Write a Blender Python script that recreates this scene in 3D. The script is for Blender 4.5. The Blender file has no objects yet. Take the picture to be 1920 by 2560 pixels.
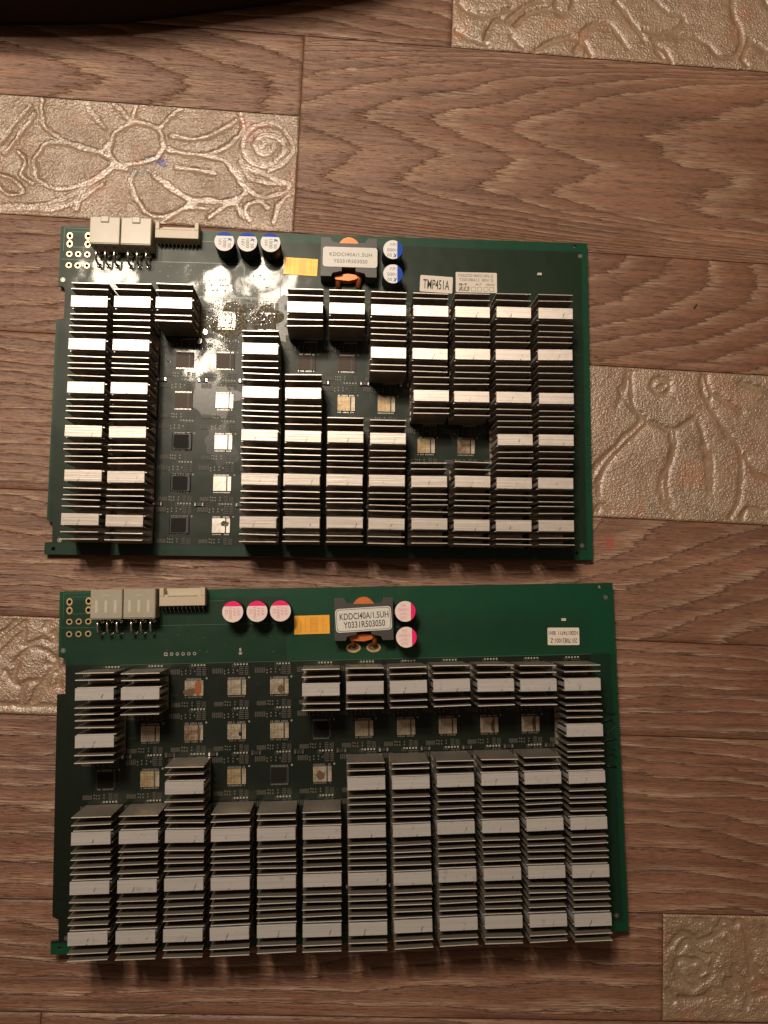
import bpy, math, random
import numpy as np
from mathutils import Matrix, Vector, geometry
random.seed(7); rng = np.random.RandomState(5)
SC = bpy.context.scene
COL = SC.collection
MM = 0.001

# ------------------------------------------------------------------ camera
cam_d = bpy.data.cameras.new("camera")
cam = bpy.data.objects.new("camera", cam_d); COL.objects.link(cam)
cam_d.sensor_fit = 'VERTICAL'; cam_d.sensor_height = 32.0
cam_d.lens = 2070.0 / 2560.0 * 32.0
cam_d.clip_start = 0.01; cam_d.clip_end = 20.0
CM = Matrix(((0.998267, -0.013575, -0.057263), (0.007622, 0.994661, -0.102916), (0.058354, 0.102302, 0.99304)))
cam.matrix_world = Matrix.Translation((0, 0, 0.40154656)) @ CM.to_4x4()
SC.camera = cam

# ------------------------------------------------------------------ light: a five-bulb lamp above and to the upper left, dim room
world = bpy.data.worlds.new("World"); SC.world = world; world.use_nodes = True
bg = world.node_tree.nodes['Background']
bg.inputs[0].default_value = (1.0, 0.66, 0.42, 1); bg.inputs[1].default_value = 0.10
LAMP_H = 0.70
BULBS = [(-111.7, 156.1), (-62.0, 151.8), (-34.1, 151.2), (-53.4, 134.8), (-65.4, 113.8)]
LAMP_W = 5.3
for k, (bx_, by_) in enumerate(BULBS):
    ld = bpy.data.lights.new("bulb", 'POINT'); ld.energy = LAMP_W; ld.shadow_soft_size = 0.024
    ld.color = (1.0, 0.84, 0.665)
    lo = bpy.data.objects.new("bulb", ld); COL.objects.link(lo)
    s = (LAMP_H + 0.398) / 0.398
    lo.location = (bx_ * MM * s, by_ * MM * s, LAMP_H)
SC.view_settings.view_transform = 'Standard'; SC.view_settings.look = 'None'
SC.view_settings.exposure = 0.0; SC.view_settings.gamma = 1.0
SC.view_settings.use_curve_mapping = False

# ------------------------------------------------------------------ helpers
class NT:
    """small node-tree writer"""
    def __init__(s, name):
        s.m = bpy.data.materials.new(name); s.m.use_nodes = True
        s.t = s.m.node_tree; s.b = s.t.nodes['Principled BSDF']
    def n(s, typ, **kw):
        nd = s.t.nodes.new(typ)
        for k, v in kw.items():
            setattr(nd, k, v)
        return nd
    def put(s, sock, v):
        if v is None: return
        if isinstance(v, bpy.types.NodeSocket): s.t.links.new(v, sock)
        elif isinstance(v, (tuple, list)) and len(v) == 3 and sock.type == 'RGBA': sock.default_value = (*v, 1)
        else: sock.default_value = v
    def math(s, op, a, b=None, c=None, clamp=False):
        nd = s.n('ShaderNodeMath', operation=op, use_clamp=clamp)
        s.put(nd.inputs[0], a); s.put(nd.inputs[1], b)
        if c is not None: s.put(nd.inputs[2], c)
        return nd.outputs[0]
    def mix(s, f, a, b, mode='MIX'):
        nd = s.n('ShaderNodeMix', data_type='RGBA', blend_type=mode)
        s.put(nd.inputs[0], f); s.put(nd.inputs[6], a); s.put(nd.inputs[7], b)
        return nd.outputs[2]
    def obj(s):
        return s.n('ShaderNodeTexCoord').outputs['Object']
    def sep(s, v):
        nd = s.n('ShaderNodeSeparateXYZ'); s.put(nd.inputs[0], v); return nd.outputs
    def scale(s, v, xyz, loc=(0, 0, 0)):
        nd = s.n('ShaderNodeMapping'); s.put(nd.inputs[0], v)
        nd.inputs['Scale'].default_value = xyz; nd.inputs['Location'].default_value = loc
        return nd.outputs[0]
    def noise(s, v, sc, det=2.0, rough=0.5, dist=0.0):
        nd = s.n('ShaderNodeTexNoise'); s.put(nd.inputs['Vector'], v)
        nd.inputs['Scale'].default_value = sc; nd.inputs['Detail'].default_value = det
        nd.inputs['Roughness'].default_value = rough; nd.inputs['Distortion'].default_value = dist
        return nd.outputs[0]
    def ramp(s, f, pts, interp='LINEAR'):
        nd = s.n('ShaderNodeValToRGB'); s.put(nd.inputs[0], f); cr = nd.color_ramp; cr.interpolation = interp
        while len(cr.elements) < len(pts): cr.elements.new(0.5)
        for e, (p, c) in zip(cr.elements, pts):
            e.position = p; e.color = (c, c, c, 1) if isinstance(c, (int, float)) else (*c, 1)
        return nd.outputs[0]
    def bump(s, h, dist, strength=1.0, normal=None):
        nd = s.n('ShaderNodeBump'); s.put(nd.inputs['Height'], h)
        nd.inputs['Distance'].default_value = dist; nd.inputs['Strength'].default_value = strength
        if normal is not None: s.put(nd.inputs['Normal'], normal)
        return nd.outputs[0]
    def step(s, x, lo, hi):
        nd = s.n('ShaderNodeMapRange', interpolation_type='SMOOTHSTEP'); s.put(nd.inputs[0], x)
        nd.inputs[1].default_value = lo; nd.inputs[2].default_value = hi
        return nd.outputs[0]
    def rect(s, xyz, x0, x1, y0, y1, soft=0.0006):
        a = s.step(xyz[0], x0 * MM - soft, x0 * MM + soft); b = s.step(xyz[0], x1 * MM + soft, x1 * MM - soft)
        c = s.step(xyz[1], y0 * MM - soft, y0 * MM + soft); d = s.step(xyz[1], y1 * MM + soft, y1 * MM - soft)
        return s.math('MULTIPLY', s.math('MULTIPLY', a, b), s.math('MULTIPLY', c, d))
    def spot(s, xyz, x, y, r, edge=0.25, nz=None, squash=1.0):
        dx = s.math('SUBTRACT', xyz[0], x * MM); dy = s.math('MULTIPLY', s.math('SUBTRACT', xyz[1], y * MM), squash)
        d = s.math('SQRT', s.math('ADD', s.math('MULTIPLY', dx, dx), s.math('MULTIPLY', dy, dy)))
        if nz is not None: d = s.math('ADD', d, s.math('MULTIPLY', s.math('SUBTRACT', nz, 0.5), r * MM * 1.6))
        return s.step(d, r * MM, r * MM * (1 - edge))
    def set(s, **kw):
        for k, v in kw.items(): s.put(s.b.inputs[k.replace('_', ' ')], v)
        return s.m

def simple(name, col, rough=0.5, metal=0.0, var=0.15, spec=0.5, nscale=900, **kw):
    t = NT(name); o = t.obj()
    nz = t.noise(o, nscale, 3)
    c = t.mix(nz, tuple(x * (1 - var) for x in col), tuple(min(1, x * (1 + var)) for x in col))
    r = t.math('ADD', rough - 0.06, t.math('MULTIPLY', nz, 0.12))
    t.set(Base_Color=c, Roughness=r, Metallic=metal, Specular_IOR_Level=spec)
    for k, v in kw.items(): t.put(t.b.inputs[k.replace('_', ' ')], v)
    return t.m

class MB:
    """mesh builder in millimetres"""
    def __init__(s): s.v = []; s.f = []; s.mi = []; s.sm = []
    def add(s, vs, fs, mi=0, smooth=False):
        b = len(s.v); s.v += [tuple(p) for p in vs]
        for f in fs: s.f.append(tuple(b + i for i in f)); s.mi.append(mi); s.sm.append(smooth)
        return s
    def box(s, x0, y0, z0, x1, y1, z1, mi=0, ch=0.0):
        if ch <= 0:
            vs = [(x0, y0, z0), (x1, y0, z0), (x1, y1, z0), (x0, y1, z0), (x0, y0, z1), (x1, y0, z1), (x1, y1, z1), (x0, y1, z1)]
            return s.add(vs, [(0, 3, 2, 1), (4, 5, 6, 7), (0, 1, 5, 4), (1, 2, 6, 5), (2, 3, 7, 6), (3, 0, 4, 7)], mi)
        c = ch
        vs = [(x0, y0, z0), (x1, y0, z0), (x1, y1, z0), (x0, y1, z0), (x0, y0, z1 - c), (x1, y0, z1 - c), (x1, y1, z1 - c), (x0, y1, z1 - c),
              (x0 + c, y0 + c, z1), (x1 - c, y0 + c, z1), (x1 - c, y1 - c, z1), (x0 + c, y1 - c, z1)]
        return s.add(vs, [(0, 3, 2, 1), (8, 9, 10, 11), (0, 1, 5, 4), (1, 2, 6, 5), (2, 3, 7, 6), (3, 0, 4, 7),
                          (4, 5, 9, 8), (5, 6, 10, 9), (6, 7, 11, 10), (7, 4, 8, 11)], mi)
    def prism(s, poly, z0, z1, mi=0, side=None, holes=(), bottom=True):
        loops = [poly] + list(holes); flat = [p for l in loops for p in l]
        tri = geometry.tessellate_polygon([[Vector((p[0], p[1], 0)) for p in l] for l in loops])
        n = len(flat); vs = [(p[0], p[1], z1) for p in flat] + [(p[0], p[1], z0) for p in flat]
        fs = []
        for t in tri:
            a, b, c = (flat[i] for i in t)
            up = (b[0] - a[0]) * (c[1] - a[1]) - (b[1] - a[1]) * (c[0] - a[0]) > 0
            t = tuple(t) if up else tuple(reversed(t))
            fs.append(t)
            if bottom: fs.append(tuple(n + i for i in reversed(t)))
        s.add(vs, fs, mi)
        k = 0
        for li, l in enumerate(loops):
            m = len(l); area = sum(l[i][0] * l[(i + 1) % m][1] - l[(i + 1) % m][0] * l[i][1] for i in range(m))
            ccw = area > 0
            q = [(p[0], p[1], z1) for p in l] + [(p[0], p[1], z0) for p in l]; ff = []
            for i in range(m):
                j = (i + 1) % m; f = (i, m + i, m + j, j)
                if (li == 0) != ccw: f = f[::-1]
                ff.append(f)
            s.add(q, ff, mi if side is None else side)
        return s
    def cyl(s, cx, cy, r, z0, z1, n=24, mi=0, side=None, top_r=None, rim=0.0, smooth=True):
        tr = r if top_r is None else top_r
        prof = [(r, z0), (tr, z1 - rim)] + ([(tr - rim, z1)] if rim > 0 else [])
        vs = []; fs = []
        for (pr, pz) in prof: vs += [(cx + pr * math.cos(2 * math.pi * i / n), cy + pr * math.sin(2 * math.pi * i / n), pz) for i in range(n)]
        for k in range(len(prof) - 1):
            for i in range(n):
                j = (i + 1) % n; fs.append((k * n + i, k * n + j, (k + 1) * n + j, (k + 1) * n + i))
        s.add(vs, fs, mi if side is None else side, smooth)
        k = len(prof) - 1; pr, pz = prof[k]
        s.add([(cx + pr * math.cos(2 * math.pi * i / n), cy + pr * math.sin(2 * math.pi * i / n), pz) for i in range(n)], [tuple(range(n))], mi)
        return s
    def ring(s, cx, cy, ro, ri, z0, z1, n=24, sx=1.0, sy=1.0, mi=0, square=False):
        if square:
            out = [(cx - ro, cy - ro), (cx + ro, cy - ro), (cx + ro, cy + ro), (cx - ro, cy + ro)]
        else: out = circ(cx, cy, ro, n, sx, sy)
        return s.prism(out, z0, z1, mi, holes=[circ(cx, cy, ri, n, sx, sy)])
    def tube(s, pts, r, n=8, mi=0, flat=1.0):
        vs = []; fs = []; P = [Vector(p) for p in pts]
        for i, p in enumerate(P):
            t = (P[min(i + 1, len(P) - 1)] - P[max(i - 1, 0)]).normalized()
            a = t.cross(Vector((1, 0, 0))) if abs(t.x) < 0.9 else t.cross(Vector((0, 0, 1)))
            a.normalize(); b = t.cross(a)
            for k in range(n):
                an = 2 * math.pi * k / n; vs.append(p + a * (r * math.cos(an)) + b * (r * flat * math.sin(an)))
        for i in range(len(P) - 1):
            for k in range(n):
                j = (k + 1) % n; fs.append((i * n + k, (i + 1) * n + k, (i + 1) * n + j, i * n + j))
        fs.append(tuple(range(n))); fs.append(tuple(range((len(P) - 1) * n, len(P) * n))[::-1])
        return s.add(vs, fs, mi, True)
    def mesh(s, name, mats):
        me = bpy.data.meshes.new(name)
        me.from_pydata([(a * MM, b * MM, c * MM) for a, b, c in s.v], [], s.f)
        for m in (mats if isinstance(mats, (list, tuple)) else [mats]): me.materials.append(m)
        me.polygons.foreach_set('material_index', s.mi); me.polygons.foreach_set('use_smooth', s.sm)
        me.update(); return me
    def build(s, name, mats, parent=None, loc=(0, 0, 0), rot=(0, 0, 0), **kw):
        return link(name, s.mesh(name, mats), parent, loc, rot, **kw)

def link(name, data, parent=None, loc=(0, 0, 0), rot=(0, 0, 0), **kw):
    o = bpy.data.objects.new(name, data); COL.objects.link(o)
    o.parent = parent; o.location = tuple(c * MM for c in loc); o.rotation_euler = rot
    for k, v in kw.items(): o[k] = v
    return o
def circ(cx, cy, r, n=24, sx=1.0, sy=1.0):
    return [(cx + r * sx * math.cos(2 * math.pi * i / n), cy + r * sy * math.sin(2 * math.pi * i / n)) for i in range(n)]
def rrect(x0, y0, x1, y1, r, n=5):
    o = []
    for cx, cy, a in ((x1 - r, y1 - r, 0), (x0 + r, y1 - r, 90), (x0 + r, y0 + r, 180), (x1 - r, y0 + r, 270)):
        for i in range(n + 1):
            t = math.radians(a + 90 * i / n); o.append((cx + r * math.cos(t), cy + r * math.sin(t)))
    return o
def rotpts(p, cx, cy, a):
    c, s_ = math.cos(a), math.sin(a)
    return [(cx + (x - cx) * c - (y - cy) * s_, cy + (x - cx) * s_ + (y - cy) * c) for x, y in p]
def blob(cx, cy, rx, ry, seed, n=40, j=0.18):
    r_ = random.Random(seed); ph = [(r_.uniform(0, 6.28), r_.uniform(0.3, 1) * j / (k * 0.55 + 0.6)) for k in range(1, 9)]
    out = []
    for i in range(n):
        t = 2 * math.pi * i / n; m = 1 + sum(a * math.cos((k + 1) * t + p) for k, (p, a) in enumerate(ph))
        out.append((cx + rx * m * math.cos(t), cy + ry * m * math.sin(t)))
    return out
def text_mesh(txt, width, height, mat, bold=0.0, shear=0.0, space=1.0):
    """flat lettering centred on the origin, fitted to width x height in mm"""
    cu = bpy.data.curves.new('lettering', 'FONT'); cu.body = txt; cu.size = 1.0
    cu.offset = bold; cu.shear = shear; cu.space_character = space; cu.resolution_u = 3
    tmp = bpy.data.objects.new('lettering', cu); COL.objects.link(tmp)
    bpy.context.view_layer.update()
    me = bpy.data.meshes.new_from_object(tmp.evaluated_get(bpy.context.evaluated_depsgraph_get()))
    COL.objects.unlink(tmp); bpy.data.objects.remove(tmp)
    n = len(me.vertices); co = np.zeros(n * 3); me.vertices.foreach_get('co', co); co = co.reshape(-1, 3)
    lo = co.min(0); hi = co.max(0)
    co[:, 0] = (co[:, 0] - (lo[0] + hi[0]) / 2) / (hi[0] - lo[0]) * width * MM
    co[:, 1] = (co[:, 1] - (lo[1] + hi[1]) / 2) / (hi[1] - lo[1]) * height * MM
    co[:, 2] = 0
    me.vertices.foreach_set('co', co.ravel()); me.materials.clear(); me.materials.append(mat); me.update()
    return me

# measured positions (column, row, x, y in mm from each board corner) and relief lines of the flower tiles
CAPS_DATA = [
[(1,1,22.11,45.62),(1,2,21.92,65.77),(1,3,22.28,85.95),(1,4,22.1,106.08),(1,5,22.85,126.28),(1,6,22.35,146.02),(2,1,41.52,45.24),(2,2,41.7,65.7),(2,3,41.65,85.82),(2,4,41.71,106.15),(2,5,41.79,126.6),(2,6,41.9,146.46),(3,1,60.46,45.17),(5,2,100.44,65.86),(5,3,101.09,86.34),(5,4,101.09,106.4),(5,5,101.55,126.6),(5,6,101.28,146.32),(6,1,120.75,45.49),(6,3,120.63,86.39),(6,4,120.88,106.56),(6,5,120.58,126.56),(6,6,120.84,146.15),(7,1,140.32,45.59),(7,4,140.31,106.47),(7,5,140.14,126.37),(7,6,140.47,145.96),(8,1,159.79,45.79),(8,2,159.88,66.27),(8,4,159.94,106.85),(8,5,159.57,126.42),(8,6,159.54,146.37),(9,1,179.69,45.69),(9,2,179.33,66.37),(9,3,179.95,86.24),(9,5,179.04,126.54),(9,6,179.2,146.09),(10,1,199.39,45.67),(10,2,199.41,65.99),(10,3,198.91,86.38),(10,5,199.17,126.25),(10,6,198.7,146.47),(11,1,219.08,45.27),(11,2,218.56,65.82),(11,3,218.73,86.22),(11,4,219.19,106.31),(11,5,218.57,126.67),(11,6,218.17,146.46),(12,1,239.1,45.21),(12,2,238.63,65.38),(12,3,238.9,86.34),(12,4,238.55,106.15),(12,5,238.03,126.45),(12,6,238.04,146.27)],
[(1,1,22.98,44.92),(1,2,23.4,65.06),(1,4,22.7,105.49),(1,5,22.55,125.76),(1,6,22.16,146.23),(2,1,42.57,45.18),(2,4,42.71,105.59),(2,5,42.37,125.84),(2,6,42.02,146.41),(3,3,61.9,85.68),(3,4,62.19,105.91),(3,5,62.03,125.7),(3,6,61.82,146.46),(4,4,81.68,106.01),(4,5,81.65,126.14),(4,6,81.38,146.52),(5,4,101.34,106.31),(5,5,101.39,126.27),(5,6,101.27,146.27),(6,1,121.12,45.41),(6,4,121.03,106.39),(6,5,120.99,126.19),(6,6,120.69,146.77),(7,1,140.61,45.1),(7,3,140.61,86.27),(7,4,140.51,106.42),(7,5,140.44,126.4),(7,6,140.42,146.95),(8,1,159.96,45.17),(8,3,160.19,86.46),(8,4,160.17,106.65),(8,5,160.1,126.86),(8,6,159.97,146.56),(9,1,179.29,44.94),(9,3,179.93,86.16),(9,4,179.58,106.18),(9,5,179.74,126.31),(9,6,179.71,146.47),(10,1,199.15,45.3),(10,3,199.67,86.07),(10,4,199.39,106.27),(10,5,199.49,126.38),(10,6,199.41,146.42),(11,1,218.46,45.65),(11,3,218.92,86.08),(11,4,219.1,106.08),(11,5,219.12,126.2),(11,6,219.03,146.5),(12,1,238.57,45.84),(12,2,238.71,66.04),(12,3,238.78,86.33),(12,4,238.76,106.15),(12,5,238.74,126.57),(12,6,238.82,146.99)]]
STROKES = {
'C': [[(-159.1,242.2),(-156.8,228.8),(-148.3,222.1),(-135.4,217.0),(-127.4,217.0),(-124.3,221.5)],[(-136.8,242.7),(-133.5,236.8),(-127.2,229.9)],[(-123.2,221.6),(-121.3,227.9),(-115.9,232.0),(-109.1,233.7),(-102.1,231.8),(-98.2,225.9),(-97.8,219.8),(-103.2,214.5),(-113.2,211.3),(-120.2,212.0),(-123.4,216.7),(-123.2,221.6)],[(-159.9,211.5),(-154.9,219.2),(-144.7,220.0),(-132.0,217.2),(-122.5,213.1),(-123.2,206.9),(-132.9,200.1),(-146.2,196.1),(-156.6,199.6),(-159.4,205.5),(-159.9,211.5)],[(-137.5,186.5),(-134.8,195.2),(-127.5,204.2),(-121.1,208.9),(-114.2,208.8)],[(-112.5,201.6),(-107.2,191.1),(-102.3,186.0),(-95.4,185.3),(-87.6,188.8),(-82.2,194.1),(-89.5,199.6),(-97.9,205.1)],[(-112.5,201.6),(-110.7,207.8)],[(-100.3,206.2),(-89.4,198.4),(-75.4,194.6),(-61.6,196.1),(-55.0,200.9),(-60.1,209.1),(-67.6,217.2),(-80.4,218.7),(-94.3,220.1)],[(-99.7,230.8),(-94.5,238.6),(-90.1,242.7)],[(-95.6,221.2),(-86.2,218.8),(-74.6,219.1),(-63.5,226.1),(-58.1,234.0),(-59.8,242.6)],[(-122.5,242.6),(-114.9,234.5)],[(-112.1,243.4),(-113.3,235.9)],[(-93.7,227.5),(-79.8,227.3),(-68.6,233.2),(-61.9,238.6)],[(-90.3,211.8),(-79.9,210.7),(-70.6,209.6)],[(-48.2,224.8),(-46.7,228.0),(-43.1,227.7),(-42.4,224.6),(-45.7,221.9),(-49.9,222.8),(-51.9,227.0),(-48.6,231.0),(-41.6,231.5),(-36.6,225.7),(-39.7,219.2),(-46.5,215.0),(-54.8,218.1),(-57.7,226.5),(-54.6,234.2),(-46.6,238.0),(-38.3,235.5),(-32.5,226.0),(-36.2,218.3),(-44.0,212.7)],[(-58.2,216.6),(-53.1,208.4),(-44.9,206.5),(-33.2,206.1)],[(-59.1,211.6),(-55.1,203.3),(-46.8,199.0),(-35.3,202.3),(-32.6,206.2)],[(-57.6,215.4),(-45.1,210.2),(-34.4,207.3)],[(-51.8,186.5),(-54.5,192.4),(-48.9,196.4),(-42.9,193.2)],[(-40.2,186.1),(-37.3,196.0),(-30.1,202.7)],[(-174.5,185.1),(-157.8,186.3),(-141.4,192.3),(-127.5,203.0),(-122.2,209.4)],[(-174.2,182.5),(-152.0,184.9),(-137.8,190.1),(-126.0,199.4)],[(-177.4,217.5),(-171.5,227.7),(-164.4,238.1)],[(-174.7,212.8),(-168.7,221.8),(-161.9,234.6)],[(-168.1,214.5),(-164.2,208.7),(-165.9,202.6),(-159.9,198.2)],[(-175.9,200.6),(-168.9,198.7),(-164.0,193.1),(-170.6,191.4),(-175.3,194.6)],[(-72.5,186.3),(-61.5,194.3),(-55.3,187.5)],[(-95.2,182.3),(-84.3,190.3),(-72.9,191.1)],[(-82.2,192.9),(-73.2,195.9),(-61.5,194.3),(-54.9,199.7)]],
'A': [[(64.0,291.6),(67.7,302.7),(71.8,305.2)],[(74.9,304.4),(82.9,311.7),(89.0,315.5),(93.0,318.0)],[(80.0,302.7),(88.1,309.9),(97.3,312.4),(105.6,310.3),(109.6,314.0),(110.6,319.5)],[(101.3,318.7),(101.4,313.3),(107.6,311.6)],[(78.1,296.0),(83.4,290.5)],[(91.6,289.6),(99.7,294.6),(109.9,297.6),(116.2,296.0),(120.4,288.7)],[(116.2,294.9),(116.1,301.4),(122.2,306.8),(129.5,306.9),(134.7,301.9),(140.0,294.7)],[(112.1,290.2),(118.2,300.5),(123.3,304.2),(129.5,304.2)],[(133.4,320.4),(138.7,314.3),(145.1,306.0),(149.3,299.8)],[(154.3,323.4),(162.8,316.4),(169.1,315.8),(170.1,311.5),(164.9,306.1),(155.5,304.7),(149.2,305.3)],[(153.5,301.3),(166.0,303.4),(176.5,303.2),(183.8,299.4),(189.1,294.4),(197.5,294.5),(201.7,300.9),(200.7,310.8),(197.5,318.2),(197.6,327.1)],[(155.6,297.1),(160.8,294.2),(164.0,289.0)],[(155.6,294.9),(158.7,290.8)],[(206.0,304.6),(214.4,299.8)],[(206.0,303.5),(202.7,294.4),(204.8,290.2)],[(50.1,312.1),(54.3,308.1),(64.5,307.3),(76.7,311.1)],[(48.6,296.8),(56.8,293.1),(65.0,290.6)],[(214.6,328.6),(216.6,324.3)]],
'E': [[(142.1,120.3),(141.1,113.6),(139.5,107.0),(143.3,102.6),(147.9,99.1),(148.9,94.5),(143.4,88.7),(135.2,79.9),(128.0,72.2),(124.4,66.6)],[(144.0,119.9),(144.1,111.0),(144.6,104.5),(146.1,100.9),(150.8,96.5),(151.7,92.8),(148.0,88.9),(140.7,81.2),(132.6,72.5),(128.5,64.0),(128.7,56.8)],[(137.2,102.2),(139.5,106.1),(138.5,110.7)],[(151.7,94.2),(157.3,93.1),(163.8,91.2),(169.4,92.9),(176.9,97.4)],[(163.8,91.6),(165.3,84.3),(165.3,76.9),(161.2,68.4),(159.4,61.9),(161.3,54.7),(167.8,47.3)],[(167.1,91.8),(166.7,82.5),(165.3,75.1),(163.0,68.5),(162.6,60.3),(165.0,53.1)],[(154.3,112.5),(155.7,115.9),(159.9,117.5),(163.7,115.4),(163.2,111.2),(159.0,108.6),(156.2,110.3),(154.3,112.5)],[(158.1,111.8),(160.9,113.8)],[(180.6,121.6),(181.0,114.1),(182.5,107.6),(185.3,108.7),(184.3,114.2),(182.4,120.7)],[(185.3,110.5),(190.9,108.0),(201.3,102.1)],[(184.3,104.9),(189.0,97.6),(193.7,89.5),(199.3,84.2),(201.2,75.1),(200.7,65.9),(199.3,56.6),(195.5,48.2)],[(178.7,96.2),(180.6,90.7),(182.5,83.4),(183.4,74.2),(184.4,61.4)],[(180.6,83.3),(185.3,78.0),(185.8,68.8),(185.3,61.4)],[(202.6,79.8),(208.7,70.9),(214.8,68.4)],[(190.9,95.0),(197.5,85.1)],[(201.1,47.6),(204.8,53.2),(212.3,51.8)],[(125.6,45.8),(129.2,50.5),(133.8,48.0)],[(201.3,118.0),(206.1,115.5),(215.1,113.2)]],
'I': [[(175.8,-143.7),(178.5,-144.9),(182.4,-143.9),(184.4,-146.3),(185.0,-147.8)],[(187.7,-149.3),(189.3,-148.4),(191.0,-145.6),(191.6,-143.7)],[(192.9,-144.3),(194.9,-146.1),(196.9,-146.7),(199.5,-144.8)],[(165.4,-157.1),(168.7,-153.4),(171.9,-151.8),(175.9,-152.6),(178.5,-155.0),(183.1,-153.7),(188.3,-151.1),(191.6,-148.9)],[(170.0,-159.1),(172.0,-156.9),(174.2,-154.8),(177.2,-156.9),(179.8,-159.5),(183.7,-161.3),(187.0,-160.9),(186.4,-164.0),(185.1,-166.7)],[(169.7,-163.4),(172.6,-162.4),(175.9,-163.3),(179.8,-163.2),(181.8,-165.3),(182.1,-167.7),(179.8,-169.0),(178.5,-171.4),(181.8,-172.3),(185.1,-170.1),(185.7,-169.2)],[(169.7,-163.4),(168.7,-166.1),(169.4,-169.7),(172.7,-173.0),(176.6,-175.4),(179.2,-174.1),(176.6,-170.8)],[(163.9,-177.4),(167.2,-181.8)],[(184.4,-179.8),(183.8,-178.0)],[(192.9,-173.0),(195.2,-174.2),(195.5,-177.8),(196.8,-179.9)],[(193.6,-171.8),(198.1,-172.0),(202.1,-174.0),(204.7,-177.9)],[(196.8,-165.9),(197.5,-169.3),(201.4,-171.9)],[(199.5,-144.2),(202.8,-151.2),(203.8,-158.8),(204.7,-163.4),(205.4,-169.7)],[(204.8,-156.9),(206.4,-160.0),(205.4,-163.3),(208.0,-166.7),(207.3,-168.5),(210.0,-171.8),(213.2,-173.0)],[(211.4,-147.9),(213.3,-151.9)],[(213.2,-176.9),(208.0,-178.5),(204.0,-180.1),(202.7,-183.7)],[(170.4,-180.3),(177.3,-180.5),(182.5,-179.8)],[(188.0,-161.2),(186.7,-164.3),(185.1,-167.7)]],
'G': [[(-155.9,-24.2),(-152.1,-20.2),(-147.9,-15.9)],[(-155.6,-27.9),(-150.7,-22.3),(-145.6,-18.3)],[(-155.1,-32.9),(-150.6,-28.2),(-145.7,-22.9)],[(-145.4,-21.2),(-145.1,-25.0),(-145.2,-28.4),(-141.9,-27.8),(-136.7,-25.1)],[(-134.7,-19.5),(-133.3,-16.1),(-131.7,-15.2)],[(-136.7,-25.1),(-132.4,-27.0),(-130.5,-25.3),(-131.2,-21.9)],[(-148.1,-37.3),(-145.5,-33.8),(-141.7,-30.3),(-137.6,-29.8),(-132.9,-31.7),(-129.7,-34.5),(-129.1,-37.0),(-133.3,-36.3)],[(-146.9,-46.8),(-147.7,-41.8),(-146.5,-36.8)],[(-143.0,-54.1),(-143.4,-49.2),(-141.6,-45.8),(-137.6,-44.4)],[(-139.5,-56.5),(-137.1,-50.6),(-133.5,-43.8),(-129.8,-37.8)],[(-137.1,-54.7),(-133.9,-48.8),(-131.2,-41.2)],[(-128.4,-40.7),(-124.9,-36.8)],[(-151.9,-41.2),(-149.1,-44.8),(-145.6,-47.6)],[(-153.1,-56.1),(-148.2,-56.0),(-140.7,-56.5),(-127.5,-56.1)],[(-126.6,-46.9),(-127.0,-41.9),(-124.8,-38.5)]],
}

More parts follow.
